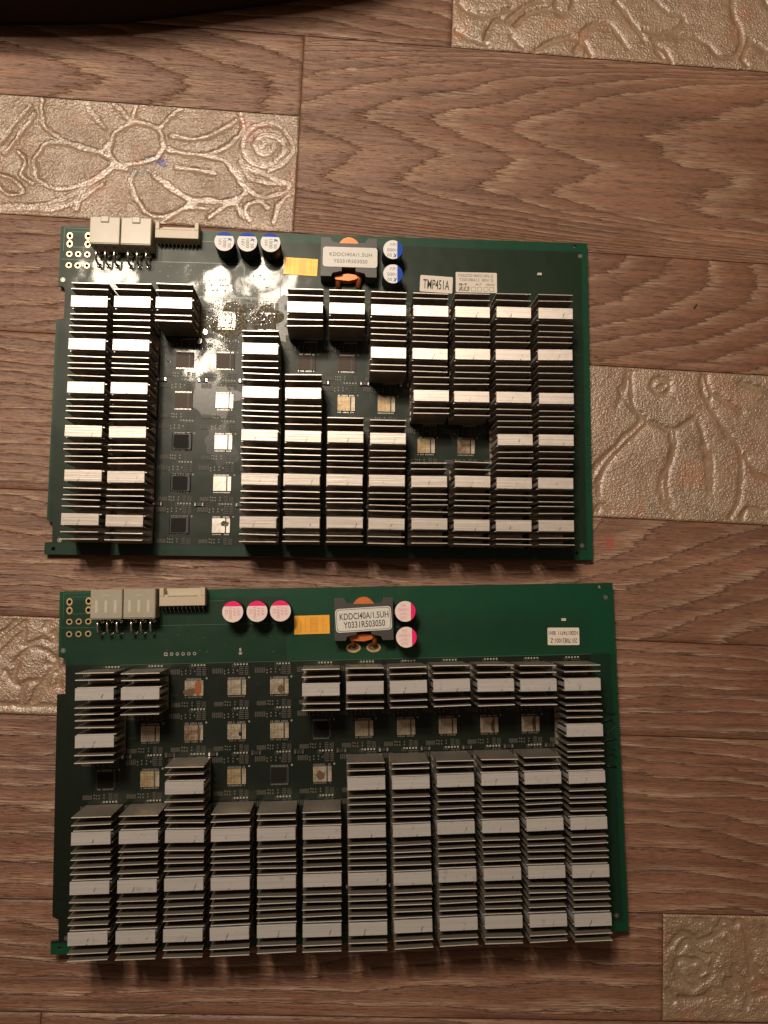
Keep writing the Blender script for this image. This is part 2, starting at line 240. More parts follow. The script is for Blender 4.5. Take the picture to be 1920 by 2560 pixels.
# ------------------------------------------------------------------ floor materials
def wood_material():
    t = NT("wood_print_vinyl"); o = t.obj()
    at = t.n('ShaderNodeAttribute', attribute_name='phase').outputs['Fac']
    rnd = t.n('ShaderNodeObjectInfo').outputs['Random']
    off = t.n('ShaderNodeCombineXYZ'); t.put(off.inputs[0], t.math('MULTIPLY', rnd, 3.0)); t.put(off.inputs[1], t.math('MULTIPLY', rnd, 1.7))
    va = t.n('ShaderNodeVectorMath', operation='ADD'); t.put(va.inputs[0], o); t.put(va.inputs[1], off.outputs[0]); ov = va.outputs[0]
    wob = t.noise(t.scale(ov, (18, 60, 1)), 1.0, 3)
    # short horizontal fibres, fine and medium
    fine = t.noise(t.scale(ov, (200, 3000, 1)), 1.0, 4, 0.65)
    med = t.noise(t.scale(ov, (48, 850, 1)), 1.0, 4, 0.62)
    long_ = t.noise(t.scale(ov, (14, 330, 1)), 1.0, 3, 0.55, 0.4)
    patch = t.noise(t.scale(ov, (9, 26, 1)), 1.0, 3)
    ph = t.math('ADD', at, t.math('ADD', t.math('MULTIPLY', t.math('SUBTRACT', wob, 0.5), 0.9),
                                  t.math('MULTIPLY', t.math('SUBTRACT', med, 0.5), 0.62)))
    fr = t.math('FRACT', ph)
    # pale streak just after the ring edge, fading out; dark just before it
    pale = t.ramp(fr, [(0.0, 0.0), (0.05, 1.0), (0.16, 0.8), (0.38, 0.2), (0.65, 0.0), (1.0, 0.0)])
    dark = t.ramp(fr, [(0.0, 0.9), (0.015, 0.0), (0.55, 0.0), (0.86, 0.35), (0.97, 1.0), (1.0, 0.9)])
    paled = t.math('MULTIPLY', pale, t.ramp(t.noise(t.scale(ov, (30, 150, 1)), 1.0, 3), [(0.34, 0.12), (0.60, 1.0)]))
    base = t.mix(t.ramp(patch, [(0.35, 0.0), (0.68, 1.0)]), (0.148, 0.060, 0.033), (0.224, 0.106, 0.063))
    base = t.mix(t.math('MULTIPLY', rnd, 0.22), base, (0.155, 0.090, 0.045))
    fibre = t.ramp(fine, [(0.28, 0.45), (0.5, 1.0), (0.72, 1.45)])
    base = t.mix(1.0, base, fibre, 'MULTIPLY')
    lf = t.ramp(long_, [(0.3, 0.58), (0.5, 1.0), (0.7, 1.28)])
    base = t.mix(0.9, base, lf, 'MULTIPLY')
    base = t.mix(t.math('MULTIPLY', dark, 0.42), base, (0.10, 0.045, 0.028))
    streak = t.math('MULTIPLY', paled, t.ramp(t.noise(t.scale(ov, (60, 1350, 1), (5, 1, 0)), 1.0, 3, 0.6), [(0.38, 0.12), (0.60, 1.0)]))
    base = t.mix(t.math('MULTIPLY', streak, 0.60), base, (0.57, 0.41, 0.29))
    pore = t.ramp(t.noise(t.scale(ov, (95, 1500, 1), (3, 7, 0)), 1.0, 2, 0.5), [(0.62, 0.0), (0.70, 1.0)])
    base = t.mix(t.math('MULTIPLY', pore, 0.62), base, (0.07, 0.032, 0.02))
    xyz = t.sep(o); nz = t.noise(o, 420, 3)
    red = t.spot(xyz, 134.0, 32.7, 4.0, 0.7, nz)
    base = t.mix(t.math('MULTIPLY', red, 0.6), base, (0.33, 0.03, 0.025))
    h = t.math('ADD', t.math('MULTIPLY', fine, 0.35), t.math('MULTIPLY', med, 0.75))
    h = t.math('ADD', h, t.math('MULTIPLY', long_, 0.5))
    h = t.math('ADD', h, t.math('MULTIPLY', streak, 0.55))
    h = t.math('SUBTRACT', h, t.math('MULTIPLY', dark, 0.55))
    h = t.math('SUBTRACT', h, t.math('MULTIPLY', pore, 0.35))
    t.set(Base_Color=base, Roughness=t.math('SUBTRACT', 0.47, t.math('MULTIPLY', streak, 0.16)), Specular_IOR_Level=0.6,
          Normal=t.bump(h, 0.0006, 0.9))
    return t.m

def tile_material():
    t = NT("embossed_flower_vinyl"); o = t.obj()
    at = t.n('ShaderNodeAttribute', attribute_name='relief').outputs['Fac']
    gr = t.n('ShaderNodeAttribute', attribute_name='grit').outputs['Fac']
    big = t.noise(o, 26, 3); mid = t.noise(o, 160, 4, 0.6); fine = t.noise(o, 1500, 3, 0.6)
    peb = t.noise(o, 900, 2, 0.5)
    base = t.mix(t.ramp(big, [(0.38, 0.0), (0.64, 1.0)]), (0.225, 0.148, 0.090), (0.255, 0.148, 0.089))
    base = t.mix(t.math('MULTIPLY', t.step(t.noise(o, 62, 3, 0.6), 0.50, 0.545), 0.38), base, (0.35, 0.25, 0.165))
    base = t.mix(t.ramp(mid, [(0.40, 0.0), (0.70, 0.5)]), base, (0.33, 0.235, 0.15))
    base = t.mix(t.ramp(t.noise(o, 48, 2), [(0.56, 0.0), (0.72, 0.55)]), base, (0.36, 0.155, 0.085))
    base = t.mix(t.math('MULTIPLY', t.step(at, 0.2, 0.9), 0.32), base, (0.42, 0.31, 0.215))
    base = t.mix(t.math('MULTIPLY', t.step(at, -0.1, -0.55), 0.6), base, (0.13, 0.08, 0.05))
    base = t.mix(0.55, base, t.ramp(fine, [(0.3, 0.7), (0.7, 1.25)]), 'MULTIPLY')
    xyz = t.sep(o); nz = t.noise(o, 320, 3)
    for (x, y, r, col, k, sq) in ((-97.4, 213.2, 2.6, (0.045, 0.03, 0.20), 0.95, 1.0), (-103.5, 214.8, 4.6, (0.16, 0.13, 0.11), 0.7, 1.3),
                                  (-108.5, 207.6, 5.6, (0.17, 0.14, 0.11), 0.7, 1.6), (-57.2, 237.2, 3.2, (0.45, 0.13, 0.12), 0.25, 0.7),
                                  (-54.5, 229.5, 4.5, (0.5, 0.16, 0.14), 0.18, 1.0)):
        base = t.mix(t.math('MULTIPLY', t.spot(xyz, x, y, r, 0.25, nz, sq), k), base, col)
    h = t.math('MULTIPLY', t.math('ADD', t.math('MULTIPLY', peb, 0.85), t.math('MULTIPLY', fine, 0.4)), t.math('ADD', 0.30, t.math('MULTIPLY', gr, 0.55)))
    h = t.math('ADD', h, t.math('MULTIPLY', mid, 0.5))
    t.set(Base_Color=base, Roughness=t.math('ADD', 0.26, t.math('MULTIPLY', mid, 0.16)), Specular_IOR_Level=1.0, Coat_Weight=0.9, Coat_Roughness=0.30, Normal=t.bump(h, 0.0010, 1.0), Coat_Normal=t.bump(h, 0.0010, 1.0))
    return t.m

M_WOOD = wood_material(); M_TILE = tile_material()
M_JOINT = simple("joint_dark", (0.06, 0.035, 0.022), 0.7)

# ------------------------------------------------------------------ floor (own axes: rows run along u)
PHI = -0.0345
floor = MB().box(-330, -290, -3.0, 330, 420, -1.0).build('floor', M_JOINT, None, (0, 0, 0), (0, 0, PHI), kind='structure',
    label='embossed vinyl floor printed as brown wood planks and beige flower tiles', category='floor')

def smooth_noise(u, v, seed, su, sv, n=14):
    r_ = np.random.RandomState(seed); out = 0
    for _ in range(n):
        a, b, p, w = r_.randn() / su, r_.randn() / sv, r_.rand() * 6.283, r_.rand()
        out = out + w * np.sin(a * u + b * v + p)
    return out / math.sqrt(n)

def grid_mesh(name, u0, u1, v0, v1, step, zfun, attrs, mat):
    g = 0.2; c = 0.6
    us = np.concatenate(([u0 + g], np.linspace(u0 + g + c, u1 - g - c, max(2, int((u1 - u0) / step) + 1)), [u1 - g]))
    vs = np.concatenate(([v0 + g], np.linspace(v0 + g + c, v1 - g - c, max(2, int((v1 - v0) / step) + 1)), [v1 - g]))
    U, V = np.meshgrid(us, vs); A = attrs(U, V); Z = zfun(U, V, A)
    Z[-2, 1:-1] += 0.22; Z[1:-1, 1] += 0.16
    Z[0, :] = Z[-1, :] = -0.55; Z[:, 0] = Z[:, -1] = -0.55
    nv, nu = U.shape; co = np.stack([U, V, Z], -1).reshape(-1, 3) * MM
    idx = np.arange(nu * nv).reshape(nv, nu)
    q = np.stack([idx[:-1, :-1], idx[:-1, 1:], idx[1:, 1:], idx[1:, :-1]], -1).reshape(-1, 4)
    me = bpy.data.meshes.new(name); me.vertices.add(len(co)); me.vertices.foreach_set('co', co.ravel())
    me.loops.add(q.size); me.loops.foreach_set('vertex_index', q.ravel())
    me.polygons.add(len(q)); me.polygons.foreach_set('loop_start', np.arange(0, q.size, 4))
    me.polygons.foreach_set('loop_total', np.full(len(q), 4)); me.polygons.foreach_set('use_smooth', np.ones(len(q), bool))
    for k, a in A.items():
        at = me.attributes.new(k, 'FLOAT', 'POINT'); at.data.foreach_set('value', a.ravel().astype(np.float32))
    me.materials.append(mat); me.update(calc_edges=True); me.validate()
    return me

AV = [181, 190, 200, 205, 210, 219, 228, 236, 245, 253, 261, 270, 279, 288]
AA = [450, 220, 75, 42, 20, 32, 41, 20, 0, 12, 33, 62, 115, 260]
def phase_cathedral(U, V):
    wob = 5 * smooth_noise(U, V, 3, 16, 7)
    X = U + wob - np.interp(V + 1.2 * smooth_noise(U, V, 9, 30, 9), AV, AA) - 40
    return np.where(X > 50, 50 + (X - 50) * 0.5, X) / 39.0 + 40
def phase_plain(seed, lam, amp, tilt=0.0):
    def f(U, V):
        return (V + tilt * U) / lam + amp * smooth_noise(U, V, seed, 55, 16) + 0.25 * amp * smooth_noise(U, V, seed + 50, 16, 6) + 60
    return f
def phase_bend(seed, cu, cv, k, lam):
    def f(U, V):
        r = np.sqrt(((U - cu) * k) ** 2 + (V - cv) ** 2)
        return r / lam + 0.5 * smooth_noise(U, V, seed, 40, 12)
    return f
def plank(u0, u1, v0, v1, pf, step=2.0):
    def attrs(U, V): return {'phase': pf(U, V)}
    me = grid_mesh('plank', u0, u1, v0, v1, step, lambda U, V, A: 0.10 * smooth_noise(U, V, 11, 26, 9) - 0.10, attrs, M_WOOD)
    return link('plank', me, floor)

def catmull(p, sub=5):
    p = [np.array(x, float) for x in p]
    if len(p) < 3: return p
    q = [2 * p[0] - p[1]] + p + [2 * p[-1] - p[-2]]; out = []
    for i in range(1, len(q) - 2):
        a, b, c, d = q[i - 1:i + 3]
        for k in range(sub):
            t = k / sub
            out.append(0.5 * (2 * b + (c - a) * t + (2 * a - 5 * b + 4 * c - d) * t * t + (3 * b - a - 3 * c + d) * t ** 3))
    out.append(p[-1]); return out
def flower_tile(u0, u1, v0, v1, strokes, seed, step=0.55, amp=1.0):
    def attrs(U, V):
        Uw = U + 0.55 * smooth_noise(U, V, seed, 2.2, 2.2) + 0.3 * smooth_noise(U, V, seed + 7, 0.9, 0.9)
        Vw = V + 0.55 * smooth_noise(U, V, seed + 1, 2.2, 2.2) + 0.3 * smooth_noise(U, V, seed + 8, 0.9, 0.9)
        D = np.full(U.shape, 99.0); S = np.zeros(U.shape)
        for st in strokes:
            c = catmull(st)
            for a, b in zip(c[:-1], c[1:]):
                d = b - a; L2 = d @ d
                if L2 < 1e-9: continue
                t = np.clip(((Uw - a[0]) * d[0] + (Vw - a[1]) * d[1]) / L2, 0, 1)
                ex = Uw - a[0] - t * d[0]; ey = Vw - a[1] - t * d[1]; e = np.hypot(ex, ey)
                side = np.sign(d[0] * ey - d[1] * ex)
                m = e < D; D = np.where(m, e, D); S = np.where(m, side, S)
        w = 0.95
        nz = 1 + 0.55 * smooth_noise(U, V, seed + 3, 4, 4)
        w = w * (1 + 0.35 * smooth_noise(U, V, seed + 13, 5, 5))
        crumb = np.clip(smooth_noise(U, V, seed + 14, 1.0, 1.0, 26) - 0.25, 0, 1) * np.exp(-((D - 2.6) / 1.7) ** 2) * np.clip(0.4 + smooth_noise(U, V, seed + 15, 9, 9), 0, 1.2)
        plate = np.tanh((D - 1.2) * 0.8) * 0.35 * np.sign(smooth_noise(U, V, seed + 16, 20, 20) + 0.25)
        hw = 0.24 * np.clip(1 + 0.45 * smooth_noise(U, V, seed + 17, 9, 9), 0.45, 2.0)
        band = 1 / (1 + np.exp((D - hw) / 0.16)); tint = band * nz
        groove = np.exp(-((D - hw - 0.75) / 0.45) ** 2) * np.where(S > 0, 1.0, 0.5)
        petal = (1 - np.exp(-(np.clip(D - hw - 0.05, 0, 99) / 1.5) ** 1.3)) + 0.35 * (1 - np.exp(-np.clip(D - hw, 0, 99) / 5.0))
        ridge = band * 0.10 + petal * 0.95 * np.clip(0.7 + 0.6 * smooth_noise(U, V, seed + 18, 14, 14), 0, 1.3)
        rough = np.clip((D - 0.5) / 1.6, 0, 1) * (0.55 + 0.45 * np.clip(0.5 + 0.8 * smooth_noise(U, V, seed + 4, 7, 7), 0, 1))
        bump = (0.42 * smooth_noise(U, V, seed + 5, 1.1, 1.1, 24) + 0.5 * np.clip(smooth_noise(U, V, seed + 6, 2.4, 0.9, 20), 0, 2)) * rough
        return {'relief': -groove * 0.35 + crumb * 0.6, 'height': ridge - groove * 0.35 + bump * 0.25 + crumb * 0.7, 'grit': rough, '_': bump}
    def zf(U, V, A):
        b = A.pop('_'); z = (0.62 * A.pop('height') + 0.22 * b) * amp - 0.35
        e = np.minimum(np.minimum(U - u0, u1 - U), np.minimum(V - v0, v1 - V))
        return z * np.clip(e / 2.0, 0, 1) - 0.05
    me = grid_mesh('flower_tile', u0, u1, v0, v1, step, zf, attrs, M_TILE)
    return link('flower_tile', me, floor)

U0, U1 = -320, 320
v = [410, 350, 287.5, 243.7, 181.3, 122.1, 45.0, -15.0, -60.4, -142.6, -191.0, -240, -285]
plank(U0, U1, v[1], v[0], phase_plain(1, 9, 0.8), 4)
plank(U0, 46.4, v[2], v[1], phase_plain(2, 6.0, 1.3, 0.05))
flower_tile(46.4, 245, v[2], v[1], STROKES['A'], 10)
plank(U0, -29.8, v[3], v[2], phase_bend(21, -330, 250, 0.16, 7.5), 1.6)
plank(-29.8, U1, v[4], v[2], phase_cathedral, 1.3)
flower_tile(-200, -29.8, v[4], v[3], STROKES['C'], 20, 0.5)
plank(U0, -200, v[4], v[3], phase_plain(4, 8, 0.8), 4)
plank(U0, 60, v[5], v[4], phase_plain(5, 9.5, 1.2)); plank(60, U1, v[5], v[4], phase_bend(23, 60, 190, 0.42, 9.0))
plank(U0, 117, v[6], v[5], phase_plain(6, 6.2, 1.0)); flower_tile(117, 240, v[6], v[5], STROKES['E'], 30, 0.55, 0.9)
pf1, pf2 = phase_plain(7, 6.5, 0.9), phase_bend(25, 20, 130, 0.5, 10.5)
plank(U0, U1, v[7], v[6], lambda U, V: pf1(U, V) * (1 - np.clip((U - 70) / 60, 0, 1)) + (74 - pf2(U, V)) * np.clip((U - 70) / 60, 0, 1))
flower_tile(-200, -90, v[8], v[7], STROKES['G'], 40, 0.6); plank(-90, U1, v[8], v[7], phase_plain(8, 6.5, 0.9))
plank(U0, U1, v[9], v[8], phase_plain(9, 8.5, 1.1))
plank(U0, 162.2, v[10], v[9], phase_plain(12, 7.5, 0.9)); flower_tile(162.2, 250, v[10], v[9], STROKES['I'], 50, 0.6, 1.25)
plank(U0, -122.9, v[11], v[10], phase_plain(13, 9, 0.9)); plank(-122.9, U1, v[11], v[10], phase_plain(14, 8, 0.9))
plank(U0, U1, v[12], v[11], phase_plain(15, 8, 0.9), 4)

# ------------------------------------------------------------------ board materials
def mask_material(name, which):
    t = NT(name); o = t.obj(); xyz = t.sep(o)
    nz = t.noise(o, 60, 3); fn = t.noise(o, 2600, 2)
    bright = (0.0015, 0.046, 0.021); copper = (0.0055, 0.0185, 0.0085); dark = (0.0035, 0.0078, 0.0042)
    if which == 0:
        c = t.mix(t.rect(xyz, -2, 252.0, -170.0, -150.0), bright, (0.003, 0.026, 0.014))
        c = t.mix(t.rect(xyz, 1.0, 259.0, -156.0, -4.6), c, copper)
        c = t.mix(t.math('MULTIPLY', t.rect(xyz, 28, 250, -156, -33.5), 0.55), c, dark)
    else:
        c = t.mix(t.rect(xyz, 1.2, 105.0, -33.8, -4.0), bright, (0.003, 0.027, 0.0125))
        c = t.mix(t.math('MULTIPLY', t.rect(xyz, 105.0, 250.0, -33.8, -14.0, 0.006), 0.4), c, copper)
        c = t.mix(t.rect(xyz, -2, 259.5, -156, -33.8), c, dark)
        c = t.mix(t.math('MULTIPLY', t.rect(xyz, 249.5, 262, -157, -33.8, 0.0009), 0.6), c, (0.002, 0.030, 0.014))
    c = t.mix(t.math('MULTIPLY', t.step(t.noise(o, 240, 2), 0.55, 0.75), 0.18), c, (0.012, 0.032, 0.018))
    # copper trace pattern under the mask
    br = t.n('ShaderNodeTexBrick'); t.put(br.inputs['Vector'], o); br.inputs['Scale'].default_value = 130
    br.inputs['Mortar Size'].default_value = 0.018; br.inputs['Color1'].default_value = (0, 0, 0, 1); br.inputs['Color2'].default_value = (0.1, 0.1, 0.1, 1)
    br.inputs['Mortar'].default_value = (1, 1, 1, 1); br.inputs['Row Height'].default_value = 0.4
    wavy = t.noise(o, 34, 2); wav2 = t.noise(o, 190, 3, 0.6)
    h = t.math('ADD', wavy, t.math('ADD', t.math('MULTIPLY', wav2, 0.02), t.math('MULTIPLY', fn, 0.004)))
    t.set(Base_Color=c, Roughness=0.42, Specular_IOR_Level=0.27, Coat_Weight=0.15, Coat_Roughness=0.055,
          Normal=t.bump(h, 0.0006, 1.0), Coat_Normal=t.bump(h, 0.0006, 1.0))
    return t.m
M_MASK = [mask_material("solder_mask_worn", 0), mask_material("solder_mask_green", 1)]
M_EDGE = simple("board_edge", (0.03, 0.07, 0.035), 0.6)
def alu(name, col, rough, aniso, sm=True, lines=1.0, axis=(1, 0, 0), metal=0.6):
    t = NT(name); o = t.obj()
    rnd = t.n('ShaderNodeObjectInfo').outputs['Random']
    off = t.n('ShaderNodeCombineXYZ'); t.put(off.inputs[0], t.math('MULTIPLY', rnd, 7.0)); t.put(off.inputs[1], t.math('MULTIPLY', rnd, 3.0))
    va = t.n('ShaderNodeVectorMath', operation='ADD'); t.put(va.inputs[0], o); t.put(va.inputs[1], off.outputs[0]); ov = va.outputs[0]
    ln = t.noise(t.scale(ov, (25, 1500, 1500)), 1.0, 3, 0.6)
    cl = t.noise(ov, 260, 3)
    c = t.mix(t.ramp(ln, [(0.3, 0.0), (0.7, 1.0)]), tuple(x * 0.84 for x in col), tuple(min(1, x * 1.05) for x in col))
    c = t.mix(t.math('MULTIPLY', rnd, 0.14), c, tuple(x * 0.6 for x in col))
    if sm:
        xyz = t.sep(o); fx = t.math('ADD', t.math('MULTIPLY', t.math('SUBTRACT', rnd, 0.5), 0.007), 0.0020)
        x2 = t.math('SUBTRACT', xyz[0], t.math('ADD', fx, t.math('MULTIPLY', xyz[1], 0.35)))
        d = t.math('ABSOLUTE', t.math('ADD', x2, t.math('MULTIPLY', t.math('SUBTRACT', t.noise(ov, 500, 2), 0.5), 0.0009)))
        mk = t.math('MULTIPLY', t.step(d, 0.00042, 0.0001), t.step(t.noise(ov, 700, 2), 0.42, 0.6))
        mk = t.math('MULTIPLY', mk, t.step(xyz[1], 0.0008, -0.0006))
        c = t.mix(t.math('MULTIPLY', mk, 0.75), c, (0.12, 0.10, 0.09))
        c = t.mix(t.math('MULTIPLY', t.step(cl, 0.58, 0.8), 0.45), c, (0.30, 0.26, 0.22))
    t.set(Base_Color=c, Metallic=metal, Roughness=t.math('ADD', rough, t.math('MULTIPLY', t.math('SUBTRACT', cl, 0.5), 0.15)),
          Normal=t.bump(t.math('ADD', t.math('MULTIPLY', ln, lines), t.math('MULTIPLY', cl, 0.5)), 0.00008, 0.7))
    if aniso:
        cx = t.n('ShaderNodeCombineXYZ'); cx.inputs[0].default_value = axis[0]; cx.inputs[1].default_value = axis[1]; cx.inputs[2].default_value = axis[2]
        vt = t.n('ShaderNodeVectorTransform', vector_type='VECTOR', convert_from='OBJECT', convert_to='WORLD'); t.put(vt.inputs[0], cx.outputs[0])
        t.put(t.b.inputs['Tangent'], vt.outputs[0]); t.b.inputs['Anisotropic'].default_value = aniso
    return t.m
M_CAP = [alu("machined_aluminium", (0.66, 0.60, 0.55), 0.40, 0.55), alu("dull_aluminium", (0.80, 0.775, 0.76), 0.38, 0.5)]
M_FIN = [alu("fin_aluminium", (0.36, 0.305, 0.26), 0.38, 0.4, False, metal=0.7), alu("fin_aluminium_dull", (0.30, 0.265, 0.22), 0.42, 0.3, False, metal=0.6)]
M_TOPEDGE = [alu("top_edge_aluminium", (0.72, 0.66, 0.60), 0.36, 0.0, False, metal=0.6), alu("top_edge_dull", (0.88, 0.82, 0.75), 0.36, 0.0, False, metal=0.5)]  # fin top edges, coloured paler than the fin faces
M_SOLDER = simple("solder", (0.72, 0.70, 0.66), 0.22, 1.0)
M_GOLD = simple("gold_pad", (0.80, 0.58, 0.30), 0.35, 1.0)
M_DARK = simple("black_plastic", (0.012, 0.012, 0.013), 0.45)
M_CHIPBODY = simple("chip_package", (0.014, 0.015, 0.018), 0.5)
M_SMD = simple("small_component_body", (0.050, 0.046, 0.036), 0.55, 0.0, 0.3)
M_TIN = simple("tinned_pad", (0.46, 0.43, 0.37), 0.38, 0.9)
M_DULLTIN = simple("dull_solder_dot", (0.17, 0.155, 0.12), 0.5, 0.5, 0.4)
M_SILK = simple("silkscreen", (0.46, 0.45, 0.38), 0.6)
M_TRACE = simple("copper_trace_under_mask", (0.035, 0.11, 0.055), 0.35, 0.0)
M_WHITE = simple("white_can_top", (0.74, 0.74, 0.74), 0.5, 0.0, 0.03, 0.25)
M_PINKW = simple("pinkish_can_top", (0.74, 0.60, 0.57), 0.45, 0.0, 0.04, 0.3)
M_BLUE = simple("blue_print", (0.006, 0.06, 0.42), 0.5, 0.0, 0.1, 0.15)
M_PINK = simple("magenta_print", (0.78, 0.015, 0.14), 0.5, 0.0, 0.05, 0.2)
M_PRED = simple("pink_lettering", (0.62, 0.28, 0.33), 0.4)
M_BLACKINK = simple("black_ink", (0.02, 0.018, 0.016), 0.5)
M_GREYINK = simple("grey_ink", (0.16, 0.15, 0.14), 0.5)
M_PAPER = simple("white_sticker", (0.60, 0.585, 0.55), 0.42, 0.0, 0.04, 0.5, 300)
M_PAPER2 = simple("paper_sticker", (0.62, 0.56, 0.49), 0.5, 0.0, 0.05, 0.5, 300)
M_CORE = simple("ferrite_core", (0.040, 0.038, 0.035), 0.45, 0.0, 0.2)
M_COPPER = simple("enamelled_copper", (0.60, 0.16, 0.04), 0.36, 0.3, 0.15)
M_COPPER2 = simple('dark_enamelled_copper', (0.26, 0.075, 0.022), 0.4, 0.3, 0.2)
M_NYLON = simple("milky_nylon", (0.42, 0.375, 0.30), 0.32, 0.0, 0.06, 0.5, 120, Subsurface_Weight=0.25, Subsurface_Scale=0.004)
M_NYLON2 = simple("clear_nylon", (0.34, 0.31, 0.25), 0.35, 0.0, 0.10, 0.5, 120, Subsurface_Weight=0.25, Subsurface_Scale=0.004)
M_NYLON3 = simple("clear_nylon_rib", (0.46, 0.42, 0.34), 0.35, 0.0, 0.06)
M_CREAM = simple("cream_plastic", (0.46, 0.39, 0.29), 0.42, 0.0, 0.05)
M_YELLOW = simple("amber_film", (0.80, 0.38, 0.035), 0.42, 0.15, 0.08, 0.5, 200)
M_ORANGE = simple("orange_ink", (0.36, 0.13, 0.02), 0.4)
M_PENMARK = simple('pen_mark', (0.002, 0.006, 0.005), 0.45)
M_SHADEBLOCK = simple("shade_block_black", (0.018, 0.009, 0.006), 0.9, 0.0, 0.3, 0.2)
def die_material(name, a, b, dots=0.6):
    t = NT(name); o = t.obj()
    rnd = t.n('ShaderNodeObjectInfo').outputs['Random']
    vo = t.n('ShaderNodeTexVoronoi', feature='DISTANCE_TO_EDGE'); t.put(vo.inputs['Vector'], o)
    vo.inputs['Scale'].default_value = 1500; vo.inputs['Randomness'].default_value = 0.15
    cell = t.step(vo.outputs[0], 0.10, 0.22)
    n1 = t.noise(o, 420, 4, 0.6)
    c = t.mix(t.ramp(n1, [(0.35, 0.0), (0.65, 1.0)]), a, b)
    c = t.mix(t.math('MULTIPLY', t.math('SUBTRACT', 1.0, cell), dots), c, (0.05, 0.035, 0.02))
    t.set(Base_Color=c, Metallic=0.75, Roughness=t.math('ADD', 0.25, t.math('MULTIPLY', n1, 0.3)), Normal=t.bump(t.math('ADD', cell, n1), 0.00008, 0.6))
    return t.m
M_DIE = {'silver': die_material("chip_silver_pad", (0.50, 0.42, 0.31), (0.66, 0.58, 0.46)),
         'gold': die_material("chip_gold_pad", (0.46, 0.33, 0.17), (0.62, 0.50, 0.32)),
         'brown': die_material("chip_dirty_pad", (0.22, 0.13, 0.07), (0.50, 0.40, 0.30)),
         'dim': simple('chip_dim_pad', (0.070, 0.050, 0.036), 0.55, 0.0, 0.55, 0.2, 1500),
         'tinned': die_material("chip_tinned_pad", (0.62, 0.58, 0.52), (0.80, 0.76, 0.70), 0.1)}
M_DARKPAD = simple("burnt_pad", (0.010, 0.0095, 0.008), 0.6, 0.0, 0.5, 0.12, 1400)
M_BURNT = simple("brown_residue", (0.10, 0.06, 0.035), 0.4, 0.0, 0.3, 0.5, 700)
M_RUST = simple("copper_stain", (0.30, 0.10, 0.035), 0.4, 0.3, 0.3)
def flux_material():
    t = NT("flux_residue"); o = t.obj(); n1 = t.noise(o, 900, 4, 0.7); n2 = t.noise(o, 240, 3)
    c = t.mix(t.step(n1, 0.42, 0.62), (0.09, 0.085, 0.055), (0.24, 0.20, 0.14))
    t.set(Base_Color=c, Roughness=0.22, Specular_IOR_Level=0.6,
          Normal=t.bump(t.math('ADD', n1, n2), 0.0014, 1.0))
    return t.m
M_FLUX = flux_material()
M_PUDDLE = simple("dark_flux_puddle", (0.009, 0.012, 0.010), 0.3, 0.0, 0.4, 0.35, 500)

# ------------------------------------------------------------------ heat sink template meshes (origin: board surface under the cap centre)
def hs_meshes(k):
    d = {}
    d['base_plate'] = MB().box(-8.3, -9.0, 0.9, 8.3, 9.0, 2.8, ch=0.15).mesh('base_plate', M_FIN[k])
    b = MB()
    # slightly tapering fin with a rounded top edge, origin at its foot
    vs = []
    prof = [(-0.30, 0), (-0.21, 19.45), (-0.17, 19.55), (0.17, 19.55), (0.21, 19.45), (0.30, 0)]
    for x in (-8.3, 8.3): vs += [(x, y, z) for y, z in prof]
    fs = [(i, i + 1, i + 7, i + 6) for i in range(5)] + [(5, 0, 6, 11), (0, 5, 4, 3, 2, 1), (6, 7, 8, 9, 10, 11)]
    b.add(vs, [f[::-1] for f in fs]); b.mi[2] = 1; d['fin'] = b.mesh('fin', [M_FIN[k], M_TOPEDGE[k]])
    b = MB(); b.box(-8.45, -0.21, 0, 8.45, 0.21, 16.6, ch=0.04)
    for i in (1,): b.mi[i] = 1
    d['inner_fin'] = b.mesh('inner_fin', [M_FIN[k], M_TOPEDGE[k]])
    b = MB(); b.box(-8.25, -2.62, 21.35, 8.25, 2.62, 22.43, ch=0.10); b.box(-8.2, -0.8, 2.7, 8.2, 0.8, 21.4); d['top_plate'] = b.mesh('top_plate', M_CAP[k])
    return d
HS = [hs_meshes(0), hs_meshes(1)]
r4 = random.Random(3)
def heat_sink(root, k, x, y, rot):
    e = link('heat_sink', None, root, (x, y, 0), (0, 0, rot))
    e.empty_display_size = 0.004
    link('base_plate', HS[k]['base_plate'], e)
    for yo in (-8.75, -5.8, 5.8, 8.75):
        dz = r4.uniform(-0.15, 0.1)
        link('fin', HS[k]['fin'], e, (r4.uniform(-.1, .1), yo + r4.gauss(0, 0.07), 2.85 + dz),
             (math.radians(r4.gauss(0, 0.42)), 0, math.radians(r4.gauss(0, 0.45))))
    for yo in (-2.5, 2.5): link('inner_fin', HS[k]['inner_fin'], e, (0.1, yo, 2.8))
    link('top_plate', HS[k]['top_plate'], e, (0, 0, 0), (0, 0, 0))
    return e

